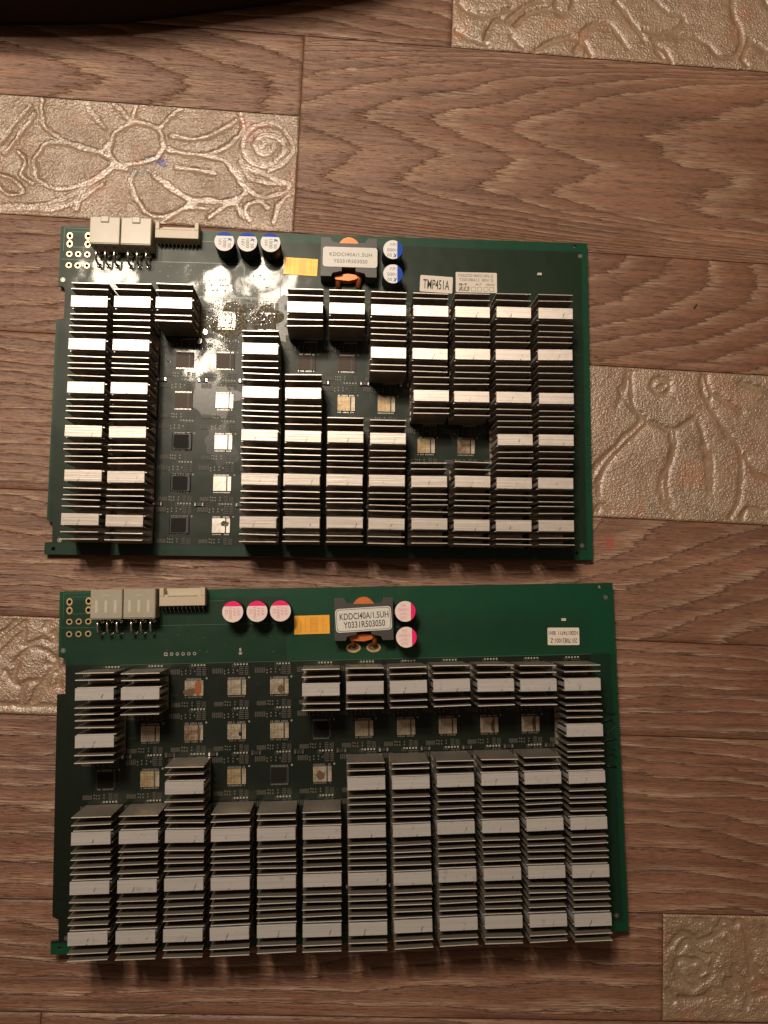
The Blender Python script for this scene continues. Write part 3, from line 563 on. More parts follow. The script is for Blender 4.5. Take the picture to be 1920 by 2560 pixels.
# ------------------------------------------------------------------ bare chips
def chip(root, x, y, kind, seed):
    e = link('chip', None, root, (x, y, 0)); e.empty_display_size = 0.003
    MB().box(-4.45, -3.75, 0.0, 4.35, 3.75, 0.72, ch=0.05).build('package', M_CHIPBODY, e)
    leads = MB()
    for i in range(13):
        for s_ in (-1, 1):
            if random.Random(seed * 40 + i * 2 + s_).random() < 0.1: continue
            xx = -3.9 + i * 0.62
            leads.box(xx - 0.14, s_ * 4.1 - 0.38, 0.0, xx + 0.14, s_ * 4.1 + 0.38, 0.22)
    leads.build('leads', M_TIN, e, kind='stuff')
    if kind == 'dark':
        rs_ = random.Random(seed); sq = [(x + rs_.gauss(0, 0.10), y + rs_.gauss(0, 0.10)) for x, y in rrect(-4.0, -3.5, 3.2, 3.4, 0.9, 7)]
        MB().prism(sq, 0.725, 0.78).build('burnt_pad', M_DARKPAD, e)
        if seed < 100: MB().prism(rrect(-4.9, -4.3, 4.7, 4.3, 0.9), 0.03, 0.5, holes=[rrect(-4.6, -4.0, 4.4, 4.0, 0.8)]).build('solder_outline', M_DARKPAD, e)
        return e
    m = M_DIE[kind]
    MB().prism(rrect(-4.15, -3.45, 1.95, 3.45, 0.12), 0.72, 0.80).build('large_pad', m, e)
    MB().prism(rrect(2.55, -3.45, 4.2, 3.45, 0.12), 0.72, 0.80).build('small_pad', M_DIE['silver'] if kind not in ('tinned', 'dim') else m, e)
    return e

# ------------------------------------------------------------------ one circuit board
OUT = [(0, 0), (262, 0), (262, -160.8), (-0.2, -160.8), (-0.2, -155.1), (3.2, -154.9), (2.9, -145.9), (0.2, -144.6),
       (-0.1, -47.2), (0.2, -46.9), (3.6, -46.9), (3.4, -32.2), (2.6, -30.6), (0.1, -30.1)]
PADS = [(4.55, -4.8, 1), (4.65, -8.85, 1), (13.25, -4.6, 1), (13.3, -8.75, 1), (4.7, -14.0, 0), (8.95, -13.95, 0), (13.3, -14.0, 0),
        (4.7, -19.7, 0), (8.95, -19.7, 0), (13.35, -19.65, 0)]
HOLES = [(3.9, -158.1, 0.95), (255.6, -1.9, 0.85), (254.1, -157.5, 0.85)]

def lettering(parent, txt, x, y, z, w, h, mat, rot=0.0, **kw):
    return link('lettering', text_mesh(txt, w, h, mat, **kw), parent, (x, y, z), (0, 0, rot))

def board(idx, M, t, label, ybolt):
    root = bpy.data.objects.new('circuit_board', None); COL.objects.link(root)
    root.empty_display_size = 0.02
    root.matrix_world = Matrix(((*M[0], t[0] * MM), (*M[1], t[1] * MM), (*M[2], t[2] * MM), (0, 0, 0, 1)))
    root['label'] = label; root['category'] = 'circuit board'; root['group'] = 'hash boards lying on the floor'
    # laminate
    holes = [circ(x, y, 0.92, 18, 0.92, 1.1 if o_ else 0.92) for x, y, o_ in PADS] + [circ(x, y, r, 16) for x, y, r in HOLES]
    if idx == 1: holes += [circ(49.0 + 2.64 * i, -29.75, 0.42, 12) for i in range(6)]
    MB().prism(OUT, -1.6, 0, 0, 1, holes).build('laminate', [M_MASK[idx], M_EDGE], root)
    # plated holes, fiducials
    ringo = MB().prism(circ(0, 0, 1.45, 24, 0.96, 1.22), 0.02, 0.09, holes=[circ(0, 0, 0.9, 18, 0.92, 1.1)]).mesh('pad_ring', M_GOLD)
    ringc = MB().ring(0, 0, 1.38, 0.85, 0.02, 0.09).mesh('pad_ring', M_GOLD)
    for x, y, o_ in PADS: link('pad_ring', ringo if o_ else ringc, root, (x, y, 0))
    if idx == 1:
        r6 = MB().ring(0, 0, 0.78, 0.42, 0.02, 0.08, 16).mesh('header_pad', M_TIN)
        rs = MB().ring(0, 0, 0.78, 0.42, 0.02, 0.08, 16, square=True).mesh('header_pad', M_TIN)
        for i in range(6): link('header_pad', rs if i == 0 else r6, root, (49.0 + 2.64 * i, -29.75, 0))
    fid = MB().cyl(0, 0, 0.5, 0.02, 0.07, 16); fid.ring(0, 0, 1.05, 0.85, 0.02, 0.06, 20)
    fm = fid.mesh('fiducial', M_TIN)
    for x, y in ((2.2, -27.1), (258.2, -6.9), (6.6, -154.0), (256.6, -153.8)): link('fiducial', fm, root, (x, y, 0))
    # faint copper pour outlines under the mask
    tr = MB()
    def line(x0, y0, x1, y1, w=0.22):
        d = Vector((x1 - x0, y1 - y0)); L = d.length; n_ = Vector((-d.y, d.x)) / L * w / 2
        tr.add([(x0 - n_.x, y0 - n_.y, 0.02), (x1 - n_.x, y1 - n_.y, 0.02), (x1 + n_.x, y1 + n_.y, 0.02), (x0 + n_.x, y0 + n_.y, 0.02)], [(0, 1, 2, 3)])
    for a in ((1.8, -0.8, 14.5, -0.8), (1.8, -0.8, 1.8, -12.4), (5, -2.6, 17, -2.6), (6, -10.4, 17, -10.4), (0.9, -16.7, 38.8, -17.1), (38.8, -16.6, 107.5, -16.3), (28, -34.3, 250, -33.8), (68.5, -5.4, 76, -5.4)):
        line(*a)
    if idx == 0:
        for a in ((107.6, -16.5, 107.6, -33.0), (89.6, -17, 89.8, -33), (68, -33.6, 126, -33.4)): line(*a, 0.3)
    tr.build('copper_outline', M_TRACE, root, kind='stuff')
    # power connectors
    nyl = [M_NYLON, M_NYLON3] if idx == 0 else [M_NYLON2, M_NYLON3]
    for (x0, x1) in ((17.2, 31.4), (31.9, 46.2)):
        c = link('power_connector', None, root, ((x0 + x1) / 2, -6.0, 0)); hw = (x1 - x0) / 2; c.empty_display_size = 0.003
        b = MB(); b.box(-hw, -6.7, 0.3, hw, 6.5, 11.0, ch=0.35)
        if idx == 1:
            for k in range(3): b.box(-hw + 2.1 + 4.2 * k, -4.0, 11.0, -hw + 3.3 + 4.2 * k, 1.5, 11.05, 1)
            b.box(-1.6, 3.5, 11.0, 1.6, 3.9, 11.2, 1)
        b.box(-hw + 0.2, -6.9, 9.5, hw - 0.2, -6.7, 10.8)
        b.build('housing', nyl, c)
        if idx == 0: MB().box(-1.9, 3.6, 11.02, 1.9, 6.6, 11.7, ch=0.3).build('latch', M_NYLON3, c)
        for k in range(3):
            xx = (19.5 if x0 < 20 else 34.6) + 4.3 * k - (x0 + x1) / 2
            up = MB().tube([(xx, -6.5, 7.0), (xx, -11.0, 7.0), (xx, -12.6, 6.3), (xx, -13.5, 4.8), (xx, -13.6, -1.7)], 0.55, 8)
            up.cyl(xx, -13.6, 1.25, 0.02, 0.9, 16, top_r=0.6); up.build('pin', M_SOLDER, c)
            lo = MB().tube([(xx, -6.5, 2.6), (xx, -7.4, 2.4), (xx, -7.9, 1.4), (xx, -7.9, -1.7)], 0.55, 8)
            lo.cyl(xx, -7.9, 1.2, 0.02, 0.7, 16, top_r=0.6); lo.build('pin', M_SOLDER, c)
    # data connector
    c = link('data_connector', None, root, (57.6, -3.4, 0)); c.empty_display_size = 0.003
    b = MB(); b.box(-10.4, -4.1, 0.4, 10.4, 0.2, 7.4, ch=0.2); b.box(-10.4, 0.2, 0.4, -8.4, 4.2, 7.4, ch=0.2); b.box(8.4, 0.2, 0.4, 10.4, 4.2, 7.4, ch=0.2)
    b.box(-8.4, 0.2, 0.4, 8.4, 1.1, 6.3); b.box(-8.4, 1.1, 0.4, 8.4, 4.0, 1.4); b.box(-6.8, 0.45, 6.3, 6.8, 0.85, 6.9)
    b.build('housing', M_CREAM, c)
    for k in range(10):
        xx = -8.6 + k * 1.92
        MB().tube([(xx, -4.0, 3.0), (xx, -5.2, 2.9), (xx, -5.9, 1.6), (xx, -6.3, 0.2), (xx, -7.0, 0.15)], 0.26, 6).build('pin', M_SOLDER, c)
    # electrolytic cans
    def can(x, y, side):
        e = link('capacitor', None, root, (x, y, 0)); e.empty_display_size = 0.003
        r = 4.85
        b = MB(); b.cyl(0, 0, r, 0.3, 12.0, 32, rim=0.35, mi=0); b.build('can', M_DARK if idx == 0 else M_CHIPBODY, e)
        top = r - 0.12; n = 40
        pts = circ(0, 0, top, n)
        MB().prism(pts, 11.98, 12.06).build('top', M_WHITE if idx == 0 else M_PINKW, e, (0, 0, 0))
        cut = 0.56 if idx == 0 else 0.50
        if side == 'up': seg = [p for p in circ(0, 0, top - 0.02, 80) if p[1] > top * cut]
        else: seg = [p for p in [(top * math.cos(a), top * math.sin(a)) for a in np.linspace(-1.6, 1.6, 60)] if p[0] > top * (0.42 if idx == 0 else 0.50)]
        MB().prism(seg, 12.07, 12.11).build('colour_band', M_BLUE if idx == 0 else M_PINK, e)
        if idx == 0:
            if side == 'up':
                lettering(e, 'K', 2.5, 0.9, 12.14, 1.8, 1.8, M_BLUE, -1.57, bold=0.03, shear=0.3); lettering(e, '50', 2.4, -1.9, 12.14, 2.2, 1.5, M_GREYINK, -1.57)
                lettering(e, '1000', 0.2, -0.7, 12.14, 4.6, 1.6, M_GREYINK, -1.57); lettering(e, '16V', -2.0, -0.4, 12.14, 3.2, 1.6, M_GREYINK, -1.57)
            else:
                lettering(e, 'K', 0.9, -2.9, 12.14, 1.8, 1.9, M_BLUE, math.pi, bold=0.03, shear=0.3); lettering(e, '50', -1.6, -2.8, 12.14, 2.2, 1.5, M_GREYINK, math.pi)
                lettering(e, '1000', -0.6, -0.2, 12.14, 4.4, 1.6, M_GREYINK, math.pi); lettering(e, '16V', 0.0, 2.6, 12.14, 3.2, 1.5, M_GREYINK, math.pi)
        else:
            rot = -1.57
            if side == 'up':
                for tx, xx, L in (('ULR', 2.6, 3.2), ('16V', 0.8, 3.6), ('1000', -1.0, 5.0), ('02', -2.8, 2.2)):
                    lettering(e, tx, xx, -0.6 - (5.0 - L) * -0.2, 12.14, L, 1.35, M_PRED, rot)
            else:
                for tx, yy, L in (('ULR', -2.9, 3.0), ('16V', -1.1, 3.4), ('1000', 0.8, 4.6), ('02', 2.8, 2.2)):
                    lettering(e, tx, -0.9, yy, 12.14, L, 1.3, M_PRED, math.pi)
        return e
    for x, y in (((81.2, -10.4), (92.1, -10.3), (103.2, -10.2)) if idx == 0 else ((81.2, -10.6), (92.2, -10.6), (102.8, -10.6))): can(x, y, 'up')
    for x, y in (((162.3, -11.8), (162.4, -24.0)) if idx == 0 else ((160.0, -11.8), (160.3, -23.6))): can(x, y, 'right')
    # inductor
    e = link('inductor', None, root, (141.0, -15.0, 0)); e.empty_display_size = 0.004
    X = 13.6
    body = [(-X, 9.8), (-9.2, 9.8), (-8.0, 7.6), (-4.6, 7.0), (4.6, 7.0), (8.0, 7.6), (9.2, 9.8), (X, 9.8),
            (X, -9.8), (8.6, -9.8), (7.8, -8.0), (3.4, -7.0), (3.4, -5.2), (-3.4, -5.2), (-3.4, -7.0), (-7.8, -8.0), (-8.6, -9.8), (-X, -9.8)][::-1]
    MB().prism(body, 0.6, 9.0).build('core', M_CORE, e)
    arc = [(6.4 * math.cos(a), 1.0 + 9.2 * math.sin(a)) for a in np.linspace(0.72, math.pi - 0.72, 16)]
    arc2 = [(3.3 * math.cos(a), 5.4 + 1.5 * math.sin(a)) for a in np.linspace(math.pi - 0.2, 0.2, 8)]
    MB().prism(arc + arc2, 1.2, 8.6).build('copper_winding', M_COPPER, e)
    low = [(-6.8, -8.2), (-3.0, -7.2), (0, -6.9), (3.0, -7.3), (5.6, -8.0), (3.4, -9.6), (0, -10.4), (-3.0, -10.2), (-6.4, -9.8)]
    MB().prism(low[::-1], 0.8, 5.2).build('copper_winding', M_COPPER, e)
    for sx in (-1, 1):
        MB().tube([(sx * 5.4, -6.5, 3.8), (sx * 5.2, -9.2, 3.6), (sx * 5.0, -11.4, 2.2), (sx * 4.9, -12.6, -1.7)], 1.35, 8).build('copper_winding', M_COPPER2, e)
    if idx == 0:
        MB().prism(rrect(-12.6, -5.1, 13.9, 4.9, 1.3), 9.05, 9.20).build('sticker', M_PAPER, e)
        lettering(e, 'KDDCI40A/1.5UH', 0.9, 1.2, 9.23, 20.6, 1.9, M_GREYINK, bold=0.015, space=1.1)
        lettering(e, 'Y0331R503050', 0.8, -2.2, 9.23, 16.6, 1.9, M_GREYINK, bold=0.015, space=1.1)
    else:
        a = math.radians(2.6)
        MB().prism(rotpts(rrect(-13.1, -5.6, 12.8, 5.3, 1.6), 0, 0, a), 9.05, 9.20).build('sticker', M_PAPER, e)
        MB().prism(rotpts(rrect(-12.7, -5.2, 12.4, 4.9, 1.5), 0, 0, a), 9.21, 9.225, holes=[rotpts(rrect(-12.4, -4.9, 12.1, 4.6, 1.4), 0, 0, a)]).build('sticker_border', M_GREYINK, e)
        lettering(e, 'KDDCI40A/1.5UH', 0.1, 1.6, 9.25, 22.6, 3.0, M_BLACKINK, a, bold=0.008)
        lettering(e, 'Y0331R503050', 0.2, -2.3, 9.25, 19.2, 3.0, M_BLACKINK, a, bold=0.008)
    if idx == 1:
        for xx in (136.2, 145.7):
            MB().prism(circ(xx, -28.6, 3.4, 24, 1.0, 0.66), 0.03, 0.25, holes=[circ(xx, -28.4, 2.6, 20, 1.0, 0.55)]).build('inductor_pad', M_GOLD, root)
            MB().prism(circ(xx, -28.4, 2.6, 20, 1.0, 0.55), 0.03, 0.10).build('solder_well', M_BURNT, root)
    # amber printed film
    a = math.radians(-2.0 if idx == 0 else 0.6)
    cx, cy = (117.3, -17.0) if idx == 0 else (116.8, -17.4)
    e = link('amber_label', None, root, (cx, cy, 0), (0, 0, a)); e.empty_display_size = 0.002
    MB().prism(rrect(-8.3, -4.35, 8.3, 4.35, 0.2), 0.05, 0.35).build('film', M_YELLOW, e)
    pr = MB()
    for col_, nrow in ((-6.6, 9), (-5.2, 7), (-3.0, 9), (5.2, 9), (6.6, 5)):
        for j in range(nrow): pr.box(col_ - 0.16, -3.4 + j * 0.8, 0.352, col_ + 0.16, -3.05 + j * 0.8, 0.37)
    for i in range(7):
        for j in range(11): pr.box(-0.7 + i * 0.55 - 0.13, -3.6 + j * 0.66, 0.352, -0.7 + i * 0.55 + 0.13, -3.25 + j * 0.66, 0.37)
    pr.build('print', M_ORANGE, e, kind='stuff')
    # stickers on the laminate
    if idx == 0:
        e = link('sticker', None, root, (184.9, -23.9, 0), (0, 0, math.radians(-2.6)), label='white sticker reading TMP451A'); e.empty_display_size = 0.002
        MB().prism(rrect(-8.2, -4.25, 8.2, 4.25, 0.7), 0.03, 0.16).build('paper', M_PAPER2, e)
        lettering(e, 'TMP451A', 0, -0.2, 0.19, 13.2, 5.0, M_BLACKINK, bold=0.012)
        e = link('sticker', None, root, (205.1, -22.4, 0), (0, 0, math.radians(0.3)), label='white serial number sticker with row of tick boxes'); e.empty_display_size = 0.002
        MB().prism(rrect(-10.4, -5.25, 10.4, 5.2, 0.4), 0.03, 0.16).build('paper', M_PAPER2, e)
        lettering(e, 'FXDZ20180521002-Z', -0.2, 3.5, 0.19, 17.6, 1.5, M_GREYINK, bold=0.01); lettering(e, 'T20018BA12  BIN1 D', 0.0, 1.3, 0.19, 17.2, 1.5, M_GREYINK, bold=0.01)
        lettering(e, 'A7', 1.0, -1.0, 0.19, 3.4, 1.1, M_GREYINK, bold=0.02); lettering(e, '08/02', 7.0, -1.0, 0.19, 4.6, 1.1, M_GREYINK, bold=0.01)
        bx_ = MB()
        for xx in (-7.6, -4.5, -1.4, 1.6, 4.8, 7.7): bx_.prism([(xx - 1.15, -4.6), (xx + 1.15, -4.6), (xx + 1.15, -2.3), (xx - 1.15, -2.3)], 0.17, 0.185, holes=[[(xx - 0.95, -4.4), (xx + 0.95, -4.4), (xx + 0.95, -2.5), (xx - 0.95, -2.5)]])
        bx_.build('tick_boxes', M_GREYINK, e)
        lettering(e, 'A13', -6.4, -3.4, 0.20, 5.2, 2.3, M_BLACKINK, bold=0.01, shear=0.2)
        sm = MB()
        for k_, (q0, q1, q2, q3) in enumerate(((-8.8, -0.6, -7.2, -0.9), (-8.6, -1.0, -8.3, -1.8), (-7.8, -0.7, -7.4, -1.9), (-8.9, -1.3, -6.9, -1.6), (-6.2, -0.6, -4.6, -0.9), (-5.8, -1.0, -5.0, -1.3), (-5.6, -1.3, -5.3, -1.9), (-7.0, -1.0, -6.3, -1.3))):
            sm.box(min(q0, q2), min(q1, q3), 0.17, max(q0, q2), max(q1, q3), 0.186)
        sm.build('stamped_characters', M_BLACKINK, e)
    else:
        e = link('sticker', None, root, (236.8, -25.2, 0), (0, 0, math.radians(179.0)), label='upside down white serial number sticker'); e.empty_display_size = 0.002
        MB().prism(rrect(-7.7, -4.15, 7.7, 4.1, 0.6), 0.03, 0.16).build('paper', M_PAPER2, e)
        lettering(e, '20170821001-Z', -0.1, 2.0, 0.19, 13.0, 2.2, M_BLACKINK, bold=0.008); lettering(e, 'H20017AP11  BIN1', 0.1, -1.6, 0.19, 14.2, 1.9, M_BLACKINK, bold=0.008)
        hw = MB()
        for st in ([(253.5, -57), (256, -61.5), (260, -62), (261, -60)], [(253.5, -66), (258, -65), (260, -68), (254.5, -72)], [(253.6, -75), (260.5, -74), (259.8, -79), (255, -76.5)], [(253.4, -82), (257, -80.6), (260.4, -82.5)], [(254, -86), (260, -87)]):
            c_ = catmull(st)
            hw.tube([(p[0], p[1], 0.02) for p in c_], 0.6, 4, flat=0.08)
        hw.build('pen_marks', M_PENMARK, root)
    MB().box(236.0, -17.9, 0.02, 238.2, -16.6, 0.9, ch=0.1).build('indicator_light', M_SILK, root)
    # ceramic capacitor pairs between chip rows
    cc = MB(); cc.box(-1.0, -0.8, 0.05, 1.0, 0.8, 1.0, 1)
    for s_ in (-1, 1): cc.box(s_ * 1.75 - 0.62, -1.0, 0.02, s_ * 1.75 + 0.62, 1.0, 1.15, 0, ch=0.3)
    cm = cc.mesh('ceramic_capacitor', [M_SOLDER, M_CHIPBODY])
    for yy in (-75.6, -136.2):
        for k in range(-1, 10): link('ceramic_capacitor', cm, root, (51.5 + 19.62 * k, yy, 0))
    # heat sinks, bare chips
    present = {(c_, r_) for c_, r_, _, _ in CAPS[idx]}
    for c_, r_, x, y in sorted(CAPS[idx]): heat_sink(root, idx, x, -y, math.radians(r4.gauss(0, 0.35)))
    for c_ in range(1, 13):
        for r_ in range(1, 7):
            if (c_, r_) not in present:
                chip(root, 22.9 + 19.63 * (c_ - 1), -(45.5 + 20.15 * (r_ - 1)), KINDS[idx].get((c_, r_), 'silver'), idx * 100 + c_ * 7 + r_)
    # small parts round every chip
    res, pad, tp = MB(), MB(), MB()
    for c_ in range(1, 13):
        for r_ in range(1, 7):
            X0 = 22.9 + 19.63 * (c_ - 1); Y0 = -(45.5 + 20.15 * (r_ - 1)); q = random.Random(c_ * 31 + r_ * 7)
            for k in range(5): tp.ring(X0 - 1.1 + 1.42 * k, Y0 + 10.4, 0.42, 0.2, 0.02, 0.09, 10)
            for k in range(6): res.box(X0 - 11.3 + k * 0.85, Y0 + 6.3, 0.02, X0 - 10.75 + k * 0.85, Y0 + 8.7, 0.35)
            for (xx, yy) in ((-5.7, 7.6), (-5.7, 6.3), (-3.9, 8.0), (-3.9, 6.6), (-1.7, 8.0), (-1.7, 6.6), (0.2, 7.6)):
                pad.box(X0 + xx - 0.26, Y0 + yy - 0.32, 0.02, X0 + xx + 0.26, Y0 + yy + 0.32, 0.3)
            for k in range(5):
                res.box(X0 + 1.2, Y0 + 5.6 + k * 0.85, 0.02, X0 + 3.2, Y0 + 6.05 + k * 0.85, 0.32)
                res.box(X0 + 3.7, Y0 + 5.6 + k * 0.85, 0.02, X0 + 5.4, Y0 + 6.1 + k * 0.85, 0.3)
            for k in range(4): res.box(X0 + 0.6 + q.random(), Y0 + 5.9 + k * 0.9, 0.02, X0 + 0.95 + q.random() * 0.4, Y0 + 6.4 + k * 0.9, 0.25)
            for k in range(3): res.box(X0 - 2.2 + k * 0.8, Y0 + 8.9, 0.02, X0 - 1.9 + k * 0.8, Y0 + 10.6, 0.25)
            # below the chip
            for k in range(6): res.box(X0 - 10.4 + k * 0.72, Y0 - 8.6, 0.02, X0 - 9.85 + k * 0.72, Y0 - 6.6, 0.3)
            for (xx, yy) in ((-5.3, -6.6), (-5.3, -8.0), (-4.3, -8.2), (-4.3, -6.8), (-3.1, -8.2), (-3.1, -6.8), (-0.9, -6.7), (-0.9, -8.0)):
                pad.box(X0 + xx - 0.24, Y0 + yy - 0.3, 0.02, X0 + xx + 0.24, Y0 + yy + 0.3, 0.3)
            for k in range(4):
                res.box(X0 + 1.2, Y0 - 9.0 + k * 0.85, 0.02, X0 + 2.9, Y0 - 8.55 + k * 0.85, 0.32)
            for k in range(5): res.box(X0 + 3.5 + k * 0.42, Y0 - 9.2, 0.02, X0 + 3.72 + k * 0.42, Y0 - 6.2, 0.28)
            tp.ring(X0 + 5.6, Y0 + 4.3, 0.4, 0.22, 0.02, 0.05, 10)
    q = random.Random(4 + idx)
    VI = ((63.3, 22.9), (66.5, 21.7), (67.5, 23.7), (65.6, 24.7), (66.0, 27.0), (72.7, 25.5), (73.7, 27.6), (78.0, 24.8), (79.3, 24.9), (80.7, 24.8), (83.8, 24.9), (78.2, 27.5), (79.5, 27.7), (80.8, 27.5), (81.7, 27.5), (71.0, 30.4), (74.7, 30.3), (76.7, 30.1), (80.6, 30.4), (83.7, 29.1), (54.2, 23.6), (57.2, 23.7), (54.3, 25.5), (57.3, 25.7), (59.2, 23.3), (93.5, 20.5), (94.2, 22.3), (97.5, 22.0), (99.5, 24.0), (100.8, 28.0), (91.5, 27.5), (97.8, 30.2))
    if idx == 0:
        vi = MB()
        for x, y in VI: vi.cyl(x, -y, 0.34 + 0.1 * q.random(), 0.02, 0.10, 8)
        vi.build('vias', M_CHIPBODY, root, kind='stuff')
    tp2 = MB()
    for k in range(26): xx, yy = q.uniform(48, 100), -q.uniform(18, 31); tp2.box(xx, yy, 0.02, xx + q.choice((0.25, 0.8)), yy + 0.3, 0.12)
    tp2.build('small_vias', M_TRACE, root, kind='stuff')
    MB().cyl(83.4, -30.0, 0.8, 0.02, 0.5, 12).box(82.9, -29.0, 0.02, 83.9, -27.6, 0.7).build('test_component', M_TIN, root)
    res.build('small_resistors', M_SMD, root, kind='stuff'); pad.build('solder_dots', M_DULLTIN, root, kind='stuff'); tp.build('test_points', M_SILK, root, kind='stuff')
    # underside leads on which the board rests
    b = MB()
    for x, y in ((22, -13.6), (44, -13.6), (81, -8), (141, -27), (162, -20), (30, -150), (130, -152), (240, -150), (250, -20)):
        p = Matrix(((*M[0], t[0]), (*M[1], t[1]), (*M[2], t[2]), (0, 0, 0, 1))) @ Vector((x, y, 0))
        b.cyl(x, y, 0.9, -p.z + 0.05, -1.6, 10)
    b.build('leads', M_SOLDER, root)
    return root

CAPS = CAPS_DATA
KINDS = [{(3, 2): 'dim', (3, 3): 'dim', (3, 4): 'dark', (3, 5): 'dark', (3, 6): 'dark', (4, 1): 'tinned', (4, 2): 'dim', (4, 3): 'tinned', (4, 4): 'tinned', (4, 5): 'tinned', (4, 6): 'tinned',
          (5, 1): 'dim', (6, 2): 'dim', (7, 2): 'dim', (7, 3): 'gold', (8, 3): 'gold', (9, 4): 'gold', (10, 4): 'brown'},
         {(3, 2): 'brown', (1, 3): 'dark', (5, 3): 'dark', (6, 2): 'dark', (4, 1): 'silver', (2, 3): 'gold', (4, 3): 'gold'}]
B1 = board(0, ((1, 0, 0), (0, 1, 0), (0, 0, 1)), (-136.687, 179.847, 3.8),
           'upper green circuit board, blue-topped capacitors, grimy bare strip between heat sinks, TMP451A sticker', 0)
B2 = board(1, ((0.9997, -0.02436, 0.00012), (0.02436, 0.99969, 0.00467), (-0.00024, -0.00467, 0.99999)), (-128.009, 1.638, 6.438),
           'lower green circuit board, pink-topped capacitors, small upside-down serial sticker at right', 0)

# marks on single chips and residue on the upper board
def mark(root, name, x, y, z, rx, ry, seed, mat, h=0.05, j=0.18, **kw):
    return MB().prism(blob(0, 0, rx, ry, seed, 40, j), 0, h).build(name, mat, root, (x, -y, z), **kw)
mark(B2, 'residue', 60.6, 47.4, 0.82, 3.0, 1.7, 5, M_BURNT, label='brown burn mark on chip'); mark(B2, 'residue', 64.0, 45.6, 0.84, 1.7, 3.4, 6, M_RUST, 0.05, 0.05, label='rust coloured patch on chip')
mark(B2, 'residue', 102.2, 46.6, 0.82, 1.4, 1.9, 7, M_BURNT); mark(B2, 'residue', 83.4, 66.6, 0.82, 0.75, 1.0, 8, M_DARKPAD)
mark(B2, 'residue', 120.3, 86.4, 0.82, 1.8, 2.1, 9, M_BURNT); mark(B2, 'residue', 64.9, 66.0, 0.82, 0.5, 3.0, 10, M_BURNT)
mark(B2, 'residue', 218.9 + 1.9, 65.6, 0.82, 0.8, 3.0, 12, M_BURNT); mark(B2, 'residue', 199.2 + 2.0, 65.8, 0.82, 0.9, 2.6, 13, M_BURNT)
mark(B1, 'flux_residue', 83.0, 45.0, 0.04, 8.5, 8.2, 14, M_FLUX, 0.16, 0.322); mark(B1, 'flux_residue', 100.6, 44.0, 0.04, 7.2, 6.5, 15, M_FLUX, 0.16, 0.325)
mark(B1, 'flux_residue', 70.3, 47.0, 0.05, 2.2, 7.0, 16, M_FLUX, 0.5, 0.25)
mark(B1, 'flux_puddle', 80.6, 85.0, 0.04, 10.5, 9.0, 17, M_PUDDLE, 0.06, 0.52); mark(B1, 'flux_puddle', 79.5, 104.0, 0.04, 7.2, 9.5, 18, M_PUDDLE, 0.06, 0.5)
mark(B1, 'flux_puddle', 108.5, 48.0, 0.04, 5.0, 10.0, 19, M_PUDDLE, 0.06, 0.5)
mark(B1, 'solder_splash', 68.9, 56.5, 0.1, 1.2, 1.4, 20, M_SOLDER, 0.8); mark(B1, 'solder_splash', 71.5, 51.5, 0.1, 1.1, 1.3, 21, M_SOLDER, 0.8)
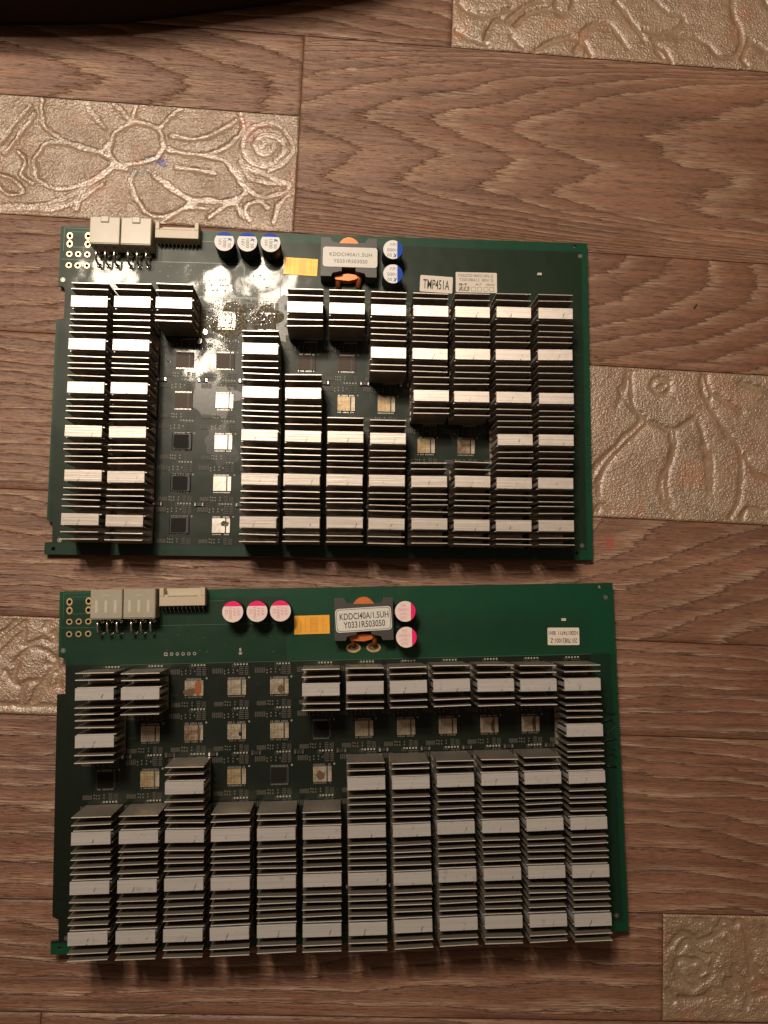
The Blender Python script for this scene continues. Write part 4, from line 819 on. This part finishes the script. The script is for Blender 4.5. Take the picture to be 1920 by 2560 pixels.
def crumbs(root, areas, seed):
    q = random.Random(seed); m = MB()
    for cx, cy, sx, sy, n_ in areas:
        for _ in range(n_):
            x = cx + q.gauss(0, sx); y = -(cy + q.gauss(0, sy)); r = q.uniform(0.12, 0.42); k = 5; z = q.uniform(0.1, 0.5)
            on = abs(x - 81.8) < 4.6 and abs(y + 45.5) < 4 or abs(x - 101.4) < 4.6 and abs(y + 45.5) < 4
            z0 = 0.82 if on else 0.02
            tx, ty = x + q.gauss(0, 0.15), y + q.gauss(0, 0.15); a0 = q.random() * 6
            ring_ = [(x + r * q.uniform(.6, 1.3) * math.cos(a0 + i * 2 * math.pi / k), y + r * q.uniform(.6, 1.3) * math.sin(a0 + i * 2 * math.pi / k), z0) for i in range(k)]
            m.add(ring_ + [(tx, ty, z0 + z)], [(i, (i + 1) % k, k) for i in range(k)], q.choice((0, 0, 1, 2)), True)
    m.build('solder_crumbs', [M_SOLDER, M_FLUX, M_DARKPAD], root, kind='stuff')
crumbs(B1, ((82, 44, 4.6, 4.0, 420), (76, 46, 3.0, 5.0, 160), (99, 42.5, 5.0, 3.2, 280), (91, 41, 5.0, 3.0, 160), (81, 57, 4.0, 2.0, 90), (62, 66, 4, 5, 60), (70.5, 52, 1.5, 4, 60)), 8)
mark(B1, 'residue', 83.5, 145.3, 0.82, 1.7, 1.4, 22, M_FLUX, 0.3)

# ------------------------------------------------------------------ added corner block, loose seed
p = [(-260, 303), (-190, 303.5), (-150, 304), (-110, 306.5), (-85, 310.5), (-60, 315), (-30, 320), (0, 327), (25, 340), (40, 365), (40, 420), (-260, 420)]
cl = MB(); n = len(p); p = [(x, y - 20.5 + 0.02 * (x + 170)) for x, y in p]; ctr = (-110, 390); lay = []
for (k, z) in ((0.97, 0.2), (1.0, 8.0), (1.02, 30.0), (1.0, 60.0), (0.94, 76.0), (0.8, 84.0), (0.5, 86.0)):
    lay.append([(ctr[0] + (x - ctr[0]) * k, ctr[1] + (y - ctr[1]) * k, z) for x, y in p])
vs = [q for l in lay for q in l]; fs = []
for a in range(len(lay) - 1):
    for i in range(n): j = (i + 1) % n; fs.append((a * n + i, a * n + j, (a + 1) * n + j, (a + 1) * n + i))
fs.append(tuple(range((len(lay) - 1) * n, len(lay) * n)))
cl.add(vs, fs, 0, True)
cl.build('shade_block', M_SHADEBLOCK, None, label='black cushion added to stand in for shade at the top left corner', category='block')  # added block; its dark body and short shadow make the corner shade
sd = MB(); sd.tube([(-1.3, 0, 0.3), (-0.6, 0.1, 0.45), (0.6, 0, 0.45), (1.3, -0.1, 0.3)], 0.36, 8)
sd.build('seed', simple('dark_brown_seed', (0.05, 0.02, 0.01), 0.6), None, (182.0, 149.7, 0.1), (0, 0, 1.0), label='tiny dark seed on the brown plank right of the upper board', category='seed')
